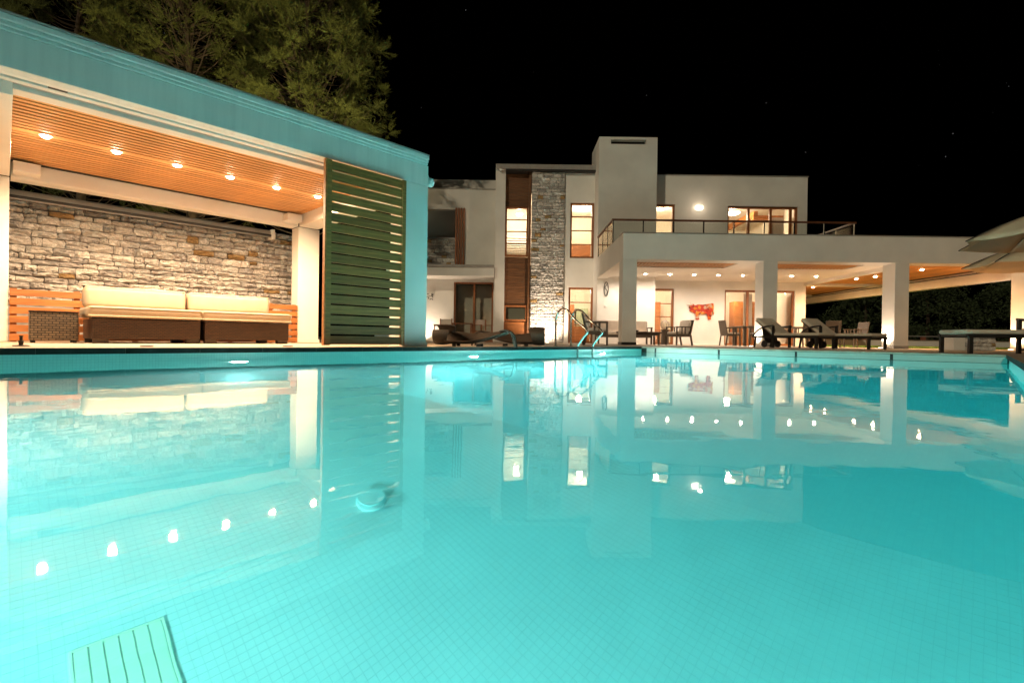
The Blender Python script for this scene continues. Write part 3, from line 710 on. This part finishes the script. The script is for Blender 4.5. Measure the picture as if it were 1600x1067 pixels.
def uplight(loc, label, power, tilt=(0, 0), cone=R(100), col=WARM2):
    t = thing('uplight', label, 'uplight', loc, 0, 'ground uplights')
    part('bezel', MB().lathe([(.09, 0), (.09, .012), (.075, .016)], seg=20), STEEL, t, True)
    part('lens', MB().lathe([(.074, .0162), (.05, .02)], seg=16), SPOT_ON, t)
    light('lamp_light', t, 'SPOT', (0, 0, .05), power, col, (pi+tilt[0], tilt[1], 0), .04, cone, .7)
    return t
uplight((7.93, 16.3, G), 'ground uplight at the left side of the second portico column', 28, (0, R(18)))
uplight((12.21, 16.3, G), 'ground uplight at the left side of the third portico column', 34, (0, R(18)))
uplight((16.52, 16.3, G), 'ground uplight at the left side of the rightmost portico column', 34, (0, R(18)))
uplight((1.5, 20.9, G), 'ground uplight in front of the stone strip', 120, (R(-34), 0), R(125))
uplight((-4.3, 22.55, G), 'ground uplight against the porch wall beside the pavilion', 62, (R(-25), 0), R(140))
wl_ = thing('wall_lamp', 'bright square wall lamp on the upper storey above the balcony', 'wall lamp', (8.25, YF-.002, 6.15))
part('back_plate', MB().box(-.11, .11, -.03, 0, -.06, .16), WHITEMETAL, wl_); part('shade', MB().box(-.15, .15, -.12, -.032, 0, .16), EM('wall_lamp_glow', (1, .85, .62), 1.6), wl_, bev=.015)
light('lamp_light', wl_, 'POINT', (0, -.7, .08), 2.5, WARM2, size=.1)
sec_cam((-.6, YF-.06, 7.85), 0, 'small white security camera on the pier under the roof edge')
gl_ = thing('pine_fill_light', 'unseen floodlight on a spike, added behind the pavilion to brighten the pines', 'floodlight', ab(4.2, 12.6, .05))  # added fill: unseen spot that brightens the pine crowns
part('spike', MB().tube([(0, 0, 0), (0, 0, .5)], .02), METAL_DARK, gl_); part('head', MB().box(-.12, .12, -.05, .05, .5, .68), METAL_DARK, gl_, bev=.02)
light('lamp_light', gl_, 'SPOT', (0, 0, .75), 1500, (1., .82, .40), (R(180-38), 0, R(50)), .1, R(110), .8)
ax = (MATS,)

# ------------------------------------------------------------------ pool ladder
ld = PAV('pool_ladder', 'steel pool ladder with two curved grab rails at the pool edge', 'pool ladder', 7.75, B1, 0)
def smooth_path(pts, n=6):
    out = []; q = [Vector(p) for p in pts]; q = [q[0]*2-q[1]]+q+[q[-1]*2-q[-2]]
    for i in range(1, len(q)-2):
        for k in range(n):
            t = k/n; a_, b_, c_, d_ = q[i-1:i+3]
            out.append(.5*((2*b_)+(c_-a_)*t+(2*a_-5*b_+4*c_-d_)*t*t+(3*b_-a_-3*c_+d_)*t**3))
    return out+[q[-2]]
for x in (0., .5):
    pth = smooth_path([(x, .50, G-.02), (x, .50, .45), (x, .49, .72), (x, .38, .87), (x, .22, .85), (x, .02, .66), (x, -.24, .47), (x, -.27, .40), (x, -.2, .33), (x, -.06, .16), (x, -.05, .04), (x, -.05, -.9)])
    part('grab_rail', MB().tube(pth, .021, 10), STEEL, ld, True); part('flange', MB().lathe([(.045, G), (.045, G+.012), (.026, G+.02)], (x, .50, 0), 16), STEEL, ld, True)
for z in (-.3, -.6): part('tread', MB().box(0, .5, -.09, -.01, z-.02, z), STEEL, ld)

# ------------------------------------------------------------------ outdoor furniture
def slab_sweep(prof, w, th):
    """strip of constant thickness along a side profile (x, z), width along y"""
    mb = MB(); P_ = [Vector((p[0], 0, p[1])) for p in prof]; N = len(P_); nr = []
    for i in range(N):
        d = (P_[min(i+1, N-1)]-P_[max(i-1, 0)]).normalized(); nr.append(Vector((-d.z, 0, d.x)))
    for i in range(N):
        for s_, y in ((0, -w/2), (0, w/2), (1, w/2), (1, -w/2)):
            q = P_[i]+nr[i]*th*s_; mb.v.append((q.x, y, q.z))
    for i in range(N-1):
        for k in range(4): mb.f.append((i*4+k, i*4+(k+1) % 4, (i+1)*4+(k+1) % 4, (i+1)*4+k))
    mb.f += [(3, 2, 1, 0), tuple((N-1)*4+k for k in range(4))]
    return mb
def curved_lounger(loc, rz, label, flip=1):
    """rolled cuff at the head, open trough, hoop leg at the foot; head at local x = 0"""
    t = thing('curved_lounger', label, 'lounger', loc, rz, 'curved rattan loungers by the pool')
    def shell(st, th=.022):
        mb = MB(); n = len(st[0])
        for ring_ in st:
            c = sum((Vector(p) for p in ring_), Vector())/n
            for p in ring_: mb.v.append(tuple(p))
            for p in ring_:
                v = Vector(p); d = Vector((0, -v.y, c.z+.08-v.z)); mb.v.append(tuple(v+d.normalized()*th))
        S = len(st); k = 2*n
        for i in range(S-1):
            for j in range(n-1):
                mb.f.append((i*k+j, i*k+j+1, (i+1)*k+j+1, (i+1)*k+j)); mb.f.append((i*k+n+j, (i+1)*k+n+j, (i+1)*k+n+j+1, i*k+n+j+1))
            for j in (0, n-1): mb.f.append((i*k+j, (i+1)*k+j, (i+1)*k+n+j, i*k+n+j))
        for i in (0, S-1):
            for j in range(n-1): mb.f.append((i*k+j, i*k+n+j, i*k+n+j+1, i*k+j+1))
        return mb
    st = []
    for i in range(6):                                                     # cuff: nearly closed roll
        x = .26*i/5; bul = .01*sin(pi*i/5)
        st.append([(x+.05*sin(a_)*(i/5), cos(a_)*(.30+bul), .195+sin(a_)*(.165+bul)) for a_ in [R(118-324*j/22) for j in range(23)]])
    part('head_cuff', shell(st), RATTAN_DARK, t, True)
    st = []
    for i in range(15):
        f = i/14; x = .20+1.02*f
        zb = .04+.20*max(0, (f-.3)/.7)**1.6; hw = .32*(1-.18*f**3); rim = (.17-.13*f+.02*sin(pi*f)) if f < .95 else .03
        st.append([(x+.06*f*(1-abs(c)), c*hw, zb+rim*abs(c)**2.2*(1.3 if c*flip > 0 else .3)) for c in [-1+2*j/14 for j in range(15)]])
    part('body_shell', shell(st), RATTAN_DARK, t, True)
    for s_ in (-1, 1):
        part('hoop_leg', MB().tube(smooth_path([(1.10, s_*.22, .25), (1.22, s_*.22, .27), (1.31, s_*.22, .19), (1.36, s_*.22, 0)], 5), .017, 8), RATTAN_DARK, t, True)
        for x in (.35, .75): part('foot', MB().box(x-.03, x+.03, s_*.2-.02, s_*.2+.02, 0, .045), METAL_DARK, t)
    return t
curved_lounger((-1.29, 8.35, G), R(-4), 'dark curved rattan lounger nearest the turquoise pavilion column')
curved_lounger((.62, 9.3, G), R(176), 'dark curved rattan lounger in front of the stone strip', -1)

def director_chair(loc, rz, label):
    t = thing('director_chair', label, 'chair', loc, rz, 'folding director chairs on the porch')
    for s_ in (-1, 1):
        part('post', MB().box(s_*.27-.018, s_*.27+.018, .20, .235, .42, .92), FRAMEWOOD, t); part('post', MB().box(s_*.27-.018, s_*.27+.018, -.235, -.20, .42, .66), FRAMEWOOD, t)
        part('armrest', MB().box(s_*.27-.03, s_*.27+.03, -.26, .20, .661, .685), FRAMEWOOD, t); part('runner', MB().box(s_*.27-.02, s_*.27+.02, -.25, .25, 0, .035), FRAMEWOOD, t)
        part('seat_bar', MB().box(s_*.27-.02, s_*.27+.02, -.25, .25, .42, .455), FRAMEWOOD, t)
        for y in (-.21, .21): part('cross_leg', MB().bar((-s_*.26, y+s_*.012, .035), (s_*.26, y+s_*.012, .42), .035, .02), FRAMEWOOD, t)
    part('seat', MB().box(-.26, .26, -.22, .22, .44, .452), PALEFAB, t); part('backrest', MB().box(-.25, .25, .236, .25, .66, .90), PALEFAB, t)
    return t
director_chair((-2.75, 19.6, G), R(-25), 'wooden director chair with cream canvas left of the porch table')
director_chair((-1.15, 19.7, G), R(40), 'wooden director chair with cream canvas right of the porch table')
pt = thing('porch_table', 'small square wooden table between the two director chairs', 'table', (-2.0, 19.9, G))
part('tabletop', MB().box(-.42, .42, -.42, .42, .72, .75), FRAMEWOOD, pt, bev=.004)
for x in (-.36, .36):
    for y in (-.36, .36): part('leg', MB().box(x-.025, x+.025, y-.025, y+.025, 0, .719), FRAMEWOOD, pt)
pbx = thing('planter_box', 'low dark planter bench against the porch wall by the pavilion', 'planter', (-5.0, 21.3, G))
part('box', MB().box(-.9, .9, -.2, .2, 0, .38), GREYMETAL, pbx, bev=.01); part('rim', MB().box(-.92, .92, -.22, .22, .381, .41), METAL_DARK, pbx)
# branch ornament on the porch wall
br = thing('branch_ornament', 'black leafy branch ornament fixed on the porch wall', 'wall ornament', (-4.2, 22.96, 2.15))
part('stem', MB().tube([(-.5, 0, 0), (-.2, -.01, .05), (.1, -.01, .02), (.45, 0, .08)], .012, 6), METAL_DARK, br)
rb = random.Random(5)
for k in range(26):
    x = rb.uniform(-.5, .5); z = rb.uniform(-.22, .28)*(1-abs(x)*.8); mb = MB(); a_ = rb.uniform(0, pi)
    mb.v += [(x-cos(a_)*.06, -.02, z-sin(a_)*.06), (x+sin(a_)*.025, -.03, z-cos(a_)*.025), (x+cos(a_)*.06, -.02, z+sin(a_)*.06), (x-sin(a_)*.025, -.012, z+cos(a_)*.025)]; mb.f += [(0, 1, 2, 3)]
    part('leaf', mb, METAL_DARK, br)

def armchair(loc, rz, label, grp='rattan armchairs under the portico'):
    t = thing('rattan_armchair', label, 'armchair', loc, rz, grp)
    for s_ in (-1, 1):
        part('leg', MB().bar((s_*.30, -.30, 0), (s_*.30, -.29, .63), .045, .045), RATTAN_GREY, t); part('leg', MB().bar((s_*.30, .36, 0), (s_*.30, .27, .40), .05, .05), RATTAN_GREY, t)
        part('armrest', MB().box(s_*.30-.035, s_*.30+.035, -.32, .30, .632, .665), RATTAN_GREY, t, bev=.01)
        for y in (-.08, .05): part('arm_spindle', MB().box(s_*.30-.012, s_*.30+.012, y-.02, y+.02, .40, .631), RATTAN_GREY, t)
    part('seat_frame', MB().box(-.32, .32, -.31, .30, .30, .39), RATTAN_GREY, t, bev=.01)
    part('backrest', MB().prism([(.26, .38), (.30, .38), (.42, .90), (.38, .90)], -.32, .32, 'x'), RATTAN_GREY, t, bev=.01)
    part('seat_cushion', MB().soft(-.27, .27, -.30, .24, .392, .48, .035), PALEFAB, t, True)
    s_ = MB().soft(-.27, .27, -.06, .06, 0, .42, .05); s_.xf(Matrix.Translation((0, .22, .47)) @ Matrix.Rotation(R(-14), 4, 'X')); part('back_cushion', s_, PALEFAB, t, True)
    return t
armchair((2.40, 14.0, G), R(78), 'grey rattan armchair with pale cushions beside the pool ladder')
armchair((5.95, 17.6, G), R(-72), 'grey rattan armchair with pale cushions right of the coffee table')
so = thing('rattan_sofa', 'grey rattan sofa with pale cushions under the portico against the chimney wall', 'sofa', (4.35, 19.3, G))
for s_ in (-1, 1):
    part('leg', MB().box(s_*1.02-.03, s_*1.02+.03, -.36, -.30, 0, .63), RATTAN_GREY, so); part('leg', MB().box(s_*1.02-.03, s_*1.02+.03, .30, .36, 0, .63), RATTAN_GREY, so); part('armrest', MB().box(s_*1.02-.04, s_*1.02+.04, -.38, .38, .632, .665), RATTAN_GREY, so)
part('seat_frame', MB().box(-1.04, 1.04, -.36, .36, .26, .36), RATTAN_GREY, so); part('backrest', MB().box(-1.04, 1.04, .362, .42, .26, .90), RATTAN_GREY, so)
for x in (-.5, .5):
    part('seat_cushion', MB().soft(x-.49, x+.49, -.36, .3, .362, .48, .04), PALEFAB, so, True)
    s_ = MB().soft(-.49, .49, -.07, .07, 0, .48, .06); s_.xf(Matrix.Translation((x, .22, .47)) @ Matrix.Rotation(R(-10), 4, 'X')); part('back_cushion', s_, PALEFAB, so, True)
ct = thing('coffee_table', 'long low grey rattan coffee table behind the first portico column', 'coffee table', (4.45, 17.3, G))
part('tabletop', MB().box(-.72, .72, -.36, .36, .40, .455), RATTAN_GREY, ct, bev=.01); part('apron', MB().box(-.66, .66, -.30, .30, .33, .399), RATTAN_GREY, ct)
for x in (-.62, .62):
    for y in (-.27, .27): part('leg', MB().box(x-.03, x+.03, y-.03, y+.03, 0, .33), RATTAN_GREY, ct)
bw = thing('ash_bowl', 'small dark bowl on the long coffee table', 'bowl', (4.35, 17.2, G+.455)); part('bowl', MB().lathe([(.03, 0), (.07, .02), (.085, .05), (.07, .045), (.02, .02)], seg=16), METAL_DARK, bw, True)
va_ = thing('floor_lantern', 'grey wire globe lantern on a stand by the window', 'lantern', (6.15, 19.8, G))
part('stand', MB().lathe([(.2, 0), (.2, .03), (.16, .04), (.14, .55), (.18, .6)], seg=16), RATTAN_GREY, va_, True)
for k in range(6):
    a_ = pi*k/6; part('wire_hoop', MB().tube([(cos(a_)*.17*sin(2*pi*j/20), sin(a_)*.17*sin(2*pi*j/20), .79+.18*cos(2*pi*j/20)) for j in range(21)], .012, 5), GREYMETAL, va_, True)
def dining_chair(loc, rz, label):
    t = thing('dining_chair', label, 'chair', loc, rz, 'rattan dining chairs under the portico')
    for s_ in (-1, 1):
        part('leg', MB().bar((s_*.24, -.25, 0), (s_*.23, -.23, .66), .04, .04), RATTAN_GREY, t); part('leg', MB().bar((s_*.24, .30, 0), (s_*.23, .24, .44), .04, .04), RATTAN_GREY, t)
        part('armrest', MB().box(s_*.25-.03, s_*.25+.03, -.26, .26, .662, .69), RATTAN_GREY, t); 
        for y in (-.1, .02): part('arm_spindle', MB().box(s_*.25-.01, s_*.25+.01, y-.02, y+.02, .44, .661), RATTAN_GREY, t)
    part('seat_frame', MB().box(-.26, .26, -.26, .26, .37, .44), RATTAN_GREY, t); part('backrest', MB().prism([(.24, .44), (.27, .44), (.36, .95), (.33, .95)], -.26, .26, 'x'), RATTAN_GREY, t, bev=.01)
    part('seat_cushion', MB().soft(-.25, .25, -.25, .23, .442, .50, .025), PALEFAB, t, True)
    return t
dining_chair((8.25, 18.6, G), R(95), 'rattan dining chair at the left end of the dining table')
dining_chair((9.1, 18.1, G), R(180), 'rattan dining chair on the pool side of the dining table')
dining_chair((10.65, 17.9, G), R(180), 'rattan dining chair behind the left sun lounger')
dining_chair((11.6, 18.0, G), R(170), 'rattan dining chair between the two sun loungers')
dining_chair((12.9, 18.5, G), R(-85), 'rattan dining chair behind the right sun lounger')
dt = thing('dining_table', 'long rattan dining table under the portico behind the second column', 'dining table', (10.2, 18.9, G))
part('tabletop', MB().box(-1.6, 1.6, -.5, .5, .70, .75), RATTAN_GREY, dt, bev=.01)
for x in (-1.45, 1.45):
    for y in (-.4, .4): part('leg', MB().box(x-.045, x+.045, y-.045, y+.045, 0, .70), RATTAN_GREY, dt)

def sun_lounger(loc, rz, label, back=40):
    """head at local -x, foot at +x"""
    t = thing('sun_lounger', label, 'sun lounger', loc, rz, 'cushioned sun loungers by the pool')
    for s_ in (-1, 1):
        part('side_rail', MB().box(-.95, .97, s_*.33-.025, s_*.33+.025, .27, .325), METAL_DARK, t, bev=.004)
        for x in (-.30, .92): part('leg', MB().bar((x, s_*.33, 0), (x, s_*.33, .27 if x > 0 else .60), .055, .05), METAL_DARK, t)
        part('leg', MB().bar((-.9, s_*.33, 0), (-.85, s_*.33, .27), .04, .04), METAL_DARK, t)
        part('armrest', MB().tube(smooth_path([(-.93, s_*.34, .33), (-.78, s_*.35, .47), (-.55, s_*.36, .57), (-.28, s_*.36, .605)], 5), .022, 8), METAL_DARK, t, True)
        part('wheel', MB().lathe([(.09, -.015), (.1, 0), (.09, .015)], seg=18).xf(Matrix.Translation((-.62, s_*.27, .1)) @ Matrix.Rotation(R(90), 4, 'X')), METAL_DARK, t)
    part('seat_deck', MB().box(-.3, .95, -.30, .30, .29, .32), RATTAN_GREY, t)
    part('seat_cushion', MB().soft(-.34, .98, -.33, .33, .322, .40, .035), LOUNGEFAB, t, True)
    s_ = MB().soft(-.74, 0, -.33, .33, 0, .085, .04); s_.xf(Matrix.Translation((-.31, 0, .325)) @ Matrix.Rotation(R(back), 4, 'Y')); part('back_cushion', s_, LOUNGEFAB, t, True)
    s_ = MB().box(-.72, 0, -.30, .30, -.03, -.005); s_.xf(Matrix.Translation((-.31, 0, .325)) @ Matrix.Rotation(R(back), 4, 'Y')); part('back_deck', s_, RATTAN_GREY, t)
    part('prop_bar', MB().bar((-.60, 0, .12), (-.72, 0, .58 if back > 20 else .3), .5, .02, (1, 0, 0)), METAL_DARK, t)
    return t
sun_lounger((7.55, 13.3, G), R(-66), 'beige cushioned sun lounger in front of the second portico column', 38)
sun_lounger((8.72, 13.1, G), R(-66), 'beige cushioned sun lounger left of the third portico column', 38)
sun_lounger((8.55, 8.35, G), R(172), 'sun lounger at the right edge whose foot end overhangs the pool corner', 30)

# ------------------------------------------------------------------ parasols
def parasol(loc, rz, z0, z1, half, label):
    t = thing('parasol', label, 'parasol', loc, rz, 'parasols by the pool')
    N = 8; rim = []
    for k in range(N):
        a_ = 2*pi*k/N; rr = half*(1 if k % 2 else 1.0); rim.append(Vector((cos(a_)*rr, sin(a_)*rr, z0)))
    mb = MB(); apex = Vector((0, 0, z1)); S = 6; J = 5
    for k in range(N):
        p0, p1 = rim[k], rim[(k+1) % N]; b = len(mb.v)
        for i in range(S+1):
            for j in range(J+1):
                q = p0.lerp(p1, j/J)*(i/S)+apex*(1-i/S)
                q.z -= .10*sin(pi*j/J)*(i/S)*.35; q.z += .10*sin(pi*i/S); rad = 1-.06*sin(pi*j/J)*(i/S)
                mb.v.append((q.x*rad, q.y*rad, q.z))
        for i in range(S):
            for j in range(J):
                mb.f.append((b+i*(J+1)+j, b+i*(J+1)+j+1, b+(i+1)*(J+1)+j+1, b+(i+1)*(J+1)+j))
    c = part('canopy', mb, CANVAS, t, True); sd = c.modifiers.new('thickness', 'SOLIDIFY'); sd.thickness = .008
    for k in range(N):
        pts = [rim[k]*(i/6)*1.01+apex*(1-i/6)+Vector((0, 0, .10*sin(pi*i/6)-.025)) for i in range(7)]
        part('rib', MB().tube(pts, .014, 6), METAL_DARK, t, True)
    part('pole', MB().tube([(0, 0, 0), (0, 0, z1+.02)], .03, 12), METAL_DARK, t, True); part('base', MB().box(-.35, .35, -.35, .35, 0, .07), METAL_DARK, t, bev=.01)
    part('hub', MB().lathe([(.06, z1-.12), (.06, z1-.03), (.03, z1+.05)], seg=14), METAL_DARK, t)
    return t
parasol((11.4, 10.1, G), R(30), 2.36, 3.05, 1.75, 'cream parasol nearest the pool at the right edge, higher in the picture')
parasol((14.75, 13.6, G), R(10), 2.40, 3.08, 1.75, 'cream parasol further back at the right edge, lower in the picture')

# ------------------------------------------------------------------ red bull wall sculpture
def bull_mat():
    m = bpy.data.materials.new('enamel_patchwork'); n, l, p = nodes_of(m); tc = n.new('ShaderNodeTexCoord')
    v = n.new('ShaderNodeTexVoronoi'); v.inputs['Scale'].default_value = 9; l.new(tc.outputs['Object'], v.inputs[0])
    s = n.new('ShaderNodeSeparateColor'); l.new(v.outputs['Color'], s.inputs[0]); r = n.new('ShaderNodeValToRGB'); cr = r.color_ramp; cr.interpolation = 'CONSTANT'
    cr.elements[0].color = (.40, .03, .015, 1); cr.elements[1].position = .42; cr.elements[1].color = (.48, .10, .015, 1)
    for q, c in ((.62, (.58, .24, .03, 1)), (.78, (.16, .01, .01, 1)), (.88, (.45, .32, .22, 1))): cr.elements.new(q).color = c
    l.new(s.outputs[0], r.inputs[0]); l.new(r.outputs[0], p.inputs['Base Color']); p.inputs['Roughness'].default_value = .35; return m
bu = thing('bull_sculpture', 'red and orange patchwork bull relief on the portico wall', 'wall sculpture', (8.38, YF-.03, 1.62))
BM = bull_mat(); k_ = .62
outline = [(-.80,.34),(-.70,.50),(-.52,.52),(-.40,.42),(-.18,.50),(.15,.48),(.45,.52),(.80,.60),(.92,.58),(.95,.40),(.93,.05),(.97,-.15),(.93,-.28),(.88,-.20),(.86,.05),(.80,-.10),(.82,-.30),(.72,-.45),(.80,-.58),(.55,-.60),(.52,-.40),(.46,-.18),(.20,-.20),(.0,-.22),(-.10,-.38),(-.08,-.60),(-.34,-.60),(-.30,-.42),(-.38,-.20),(-.52,-.10),(-.72,-.02),(-.80,.06),(-.74,.18),(-.86,.26)]
part('body', MB().prism([(x*k_, z*k_) for x, z in outline], -.05, 0), BM, bu, bev=.012)
part('horn', MB().tube(smooth_path([(-.42, -.03, .27), (-.56, -.04, .30), (-.66, -.04, .36)], 4), .03, 8, .006), PALEFAB, bu, True); part('horn', MB().tube(smooth_path([(-.38, -.05, .27), (-.46, -.09, .36), (-.45, -.1, .42)], 4), .025, 8, .006), PALEFAB, bu, True)
part('ear', MB().prism([(-.36, .2), (-.26, .24), (-.30, .14)], -.08, -.052), BM, bu); part('shoulder_plate', MB().prism([(x*k_, z*k_) for x, z in ((-.38, .36), (-.1, .42), (0, .1), (-.1, -.16), (-.34, -.1))], -.075, -.052), BM, bu, bev=.01)
part('haunch_plate', MB().prism([(x*k_, z*k_) for x, z in ((.5, .42), (.8, .5), (.86, .1), (.74, -.05), (.52, -.08), (.4, .15))], -.075, -.052), BM, bu, bev=.01)
hn = thing('wrought_ornament', 'small black wrought iron ornament on the chimney wall', 'wall ornament', (3.98, 20.97, 2.45))
part('outer_loop', MB().tube([(cos(a_)*.09, -.01, sin(a_)*.3) for a_ in [2*pi*j/24 for j in range(25)]], .016, 6), METAL_DARK, hn); part('inner_scroll', MB().tube(smooth_path([(0, -.01, -.26), (.05, -.02, -.1), (-.05, -.02, .06), (.03, -.02, .2)], 5), .014, 6), METAL_DARK, hn)
for (x, z, lab) in ((3.98, 1.72, 'small white wall socket under the wrought iron ornament'), (8.32, .92, 'small white wall socket below the red bull')):
    t = thing('wall_socket', lab, 'socket', (x, (20.97 if x < 5 else YF)-.001, z), 0, 'wall sockets'); part('plate', MB().box(-.045, .045, -.012, 0, -.045, .045), WHITEMETAL, t, bev=.004); part('cover', MB().box(-.03, .03, -.018, -.0125, -.03, .03), WHITEMETAL, t)

# ------------------------------------------------------------------ garden on the right
lawn = link('lawn', MB().box(13.4, 60, 18.2, 29.6, .10, G+.01).mesh('lawn', LAWN)); tag(lawn, kind='structure')
rg_ = random.Random(2); mb = MB()
for k in range(42000):
    x, y = rg_.uniform(13.45, 28), 18.25+11.2*rg_.random()**1.4; a_ = rg_.uniform(0, pi); h = rg_.uniform(.04, .085); w = .007; k0 = len(mb.v)
    mb.v += [(x-cos(a_)*w, y-sin(a_)*w, G+.008), (x+cos(a_)*w, y+sin(a_)*w, G+.008), (x+rg_.uniform(-.03, .03), y+rg_.uniform(-.03, .03), G+h)]; mb.f.append((k0, k0+1, k0+2))
me = bpy.data.meshes.new('grass'); me.from_pydata(mb.v, [], mb.f); me.materials.append(GRASS); tag(link('grass', me), 'short bright green lawn beyond the portico', 'grass', kind='stuff')
gwl = thing('garden_wall', 'low cream rendered garden wall beyond the lawn', 'wall', (20, 29.9, .1)); part('wall_body', MB().box(-8, 25, -.12, .12, 0, .40), PLASTER, gwl, bev=.01); part('cap', MB().box(-8, 25, -.16, .16, .401, .44), PAVE, gwl)
gf = thing('garden_fence', 'post and rail fence with reddish posts behind the low wall', 'fence', (20, 31.5, .05))
for k in range(16): part('post', MB().box(-7+1.9*k-.13, -7+1.9*k+.13, -.06, .06, 0, .72), TERRA, gf, bev=.01)
part('rail', MB().box(-7.5, 24, -.03, .03, .73, .79), GREYMETAL, gf)
sb = thing('stone_plinth', 'low stone block wall behind the right-hand sun lounger', 'wall', (12.6, 13.4, G))
part('core', MB().box(-.3, .55, 0, .3, 0, .40), MORTAR, sb); lay_stones(sb, -.3, .55, 0, .42, -.01, .16, .11, random.Random(12), .04)
part('end_pier', MB().box(-.62, -.305, -.05, .3, 0, .5), PLASTER, sb, bev=.01); part('cap', MB().box(-.3, .55, -.06, .3, .421, .46), PAVE, sb)

# ------------------------------------------------------------------ trees
def leaf_mat(name, c, v):
    m = M(name, c, .75, v, 1.3, detail=3); m.node_tree.nodes['Principled BSDF'].inputs['Subsurface Weight'].default_value = 0; return m
PINE = leaf_mat('pine_needles', (.095, .11, .02), .4); PINE_D = leaf_mat('pine_needles_dark', (.06, .075, .016), .35); BUSH = leaf_mat('dark_leaves', (.035, .055, .018), .4)
def pine(loc, H, z_lo, rad, seed, label, mat, nclump, ntuft, lean=0.):
    rs = random.Random(seed); t = thing('pine_tree', label, 'tree', loc, 0, 'pine trees behind the pavilion')
    tk = [(lean*z/H*(1+.1*sin(z)), .25*sin(z*.7+seed), z) for z in [H*i/10 for i in range(11)]]
    part('trunk', MB().tube(tk, .24, 10, .05), BARK, t, True)
    mb = MB(); br = MB()
    for c in range(nclump):
        z = z_lo+(H-z_lo)*rs.random()**.85; f = (z-z_lo)/(H-z_lo)
        env = rad*(.55+.55*sin(pi*min(1, f*.9+.12)))*(1-.55*f**2)
        a_ = rs.uniform(0, 2*pi); rr = env*math.sqrt(rs.uniform(.12, 1.)); i = min(9, int(z/H*10)); tx, ty = tk[i][0], tk[i][1]
        cx, cy = tx+cos(a_)*rr, ty+sin(a_)*rr; cr = rs.uniform(.30, .62)
        z_b = max(1.5, z-rr*.45)
        br.tube(smooth_path([(tx, ty, z_b), (tx+(cx-tx)*.5, ty+(cy-ty)*.5, z_b+(z-z_b)*.3), (cx, cy, z)], 2), .018+.006*rr, 4, .006, False)
        for q in range(ntuft):                                              # upswept shoots, each a brush of fine needles
            d = Vector((rs.gauss(0, 1)+cos(a_)*.5, rs.gauss(0, 1)+sin(a_)*.5, rs.gauss(.55, .7))).normalized(); ln = cr*rs.uniform(.7, 1.35)
            for s_ in range(34):
                t_ = rs.uniform(.25, 1.)
                p = Vector((cx, cy, z))+d*(ln*t_)
                e = (d*.75+Vector((rs.uniform(-1, 1), rs.uniform(-1, 1), rs.uniform(-.8, 1)))*.8).normalized()*rs.uniform(.09, .17)
                w = Vector((rs.uniform(-1, 1), rs.uniform(-1, 1), rs.uniform(-1, 1)))*.007; k0 = len(mb.v)
                mb.v += [tuple(p-w), tuple(p+w), tuple(p+e)]; mb.f.append((k0, k0+1, k0+2))
    me = bpy.data.meshes.new('crown'); me.from_pydata(mb.v, [], mb.f); me.materials.append(mat); link('crown', me, t)
    part('branch', br, BARK, t)['kind'] = 'stuff'
    return t
pine((-8.5, 20.2, .05), 18, 5.0, 3.25, 1, 'tall lit pine at the right of the group behind the pavilion', PINE, 560, 24)
pine((-13.0, 20.2, .05), 19, 5.2, 3.8, 2, 'tall pine with bare branches in the middle of the group', PINE, 480, 24, -.5)
pine((-18.6, 21.0, .05), 17, 4.5, 3.8, 3, 'dim pine at the far left behind the pavilion roof', PINE_D, 200, 22)
def far_tree(loc, H, rad, seed, label):
    rs = random.Random(seed); t = thing('garden_tree', label, 'tree', loc, 0, 'dark trees beyond the garden wall')
    part('trunk', MB().tube([(0, 0, 0), (.1, 0, H*.4), (0, .1, H*.8)], .16, 8, .05), BARK, t, True); mb = MB()
    for c in range(130):
        a_ = rs.uniform(0, 2*pi); z = H*(.12+.85*rs.random()); f = z/H; rr = rad*math.sqrt(rs.random())*(1.1-.8*f**2); cx, cy = cos(a_)*rr, sin(a_)*rr
        for q in range(70):
            d = Vector((rs.gauss(0, 1), rs.gauss(0, 1), rs.gauss(0, 1))).normalized()*rs.uniform(.2, .6); p = Vector((cx, cy, z))+d
            u = Vector((rs.uniform(-1, 1), rs.uniform(-1, 1), rs.uniform(-1, 1)))*.09; v = Vector((rs.uniform(-1, 1), rs.uniform(-1, 1), rs.uniform(-1, 1)))*.06; k0 = len(mb.v)
            mb.v += [tuple(p-u), tuple(p+v), tuple(p+u), tuple(p-v)]; mb.f.append((k0, k0+1, k0+2, k0+3))
    me = bpy.data.meshes.new('crown'); me.from_pydata(mb.v, [], mb.f); me.materials.append(BUSH); link('crown', me, t); return t
far_tree((26.5, 37, .05), 5.0, 3.0, 21, 'dark leafy tree seen between the house corner and the third column')
far_tree((32.0, 38, .05), 5.4, 3.4, 22, 'dark leafy tree seen right of the third column')
far_tree((37.5, 37, .05), 5.2, 3.4, 23, 'dark leafy tree seen left of the rightmost column')
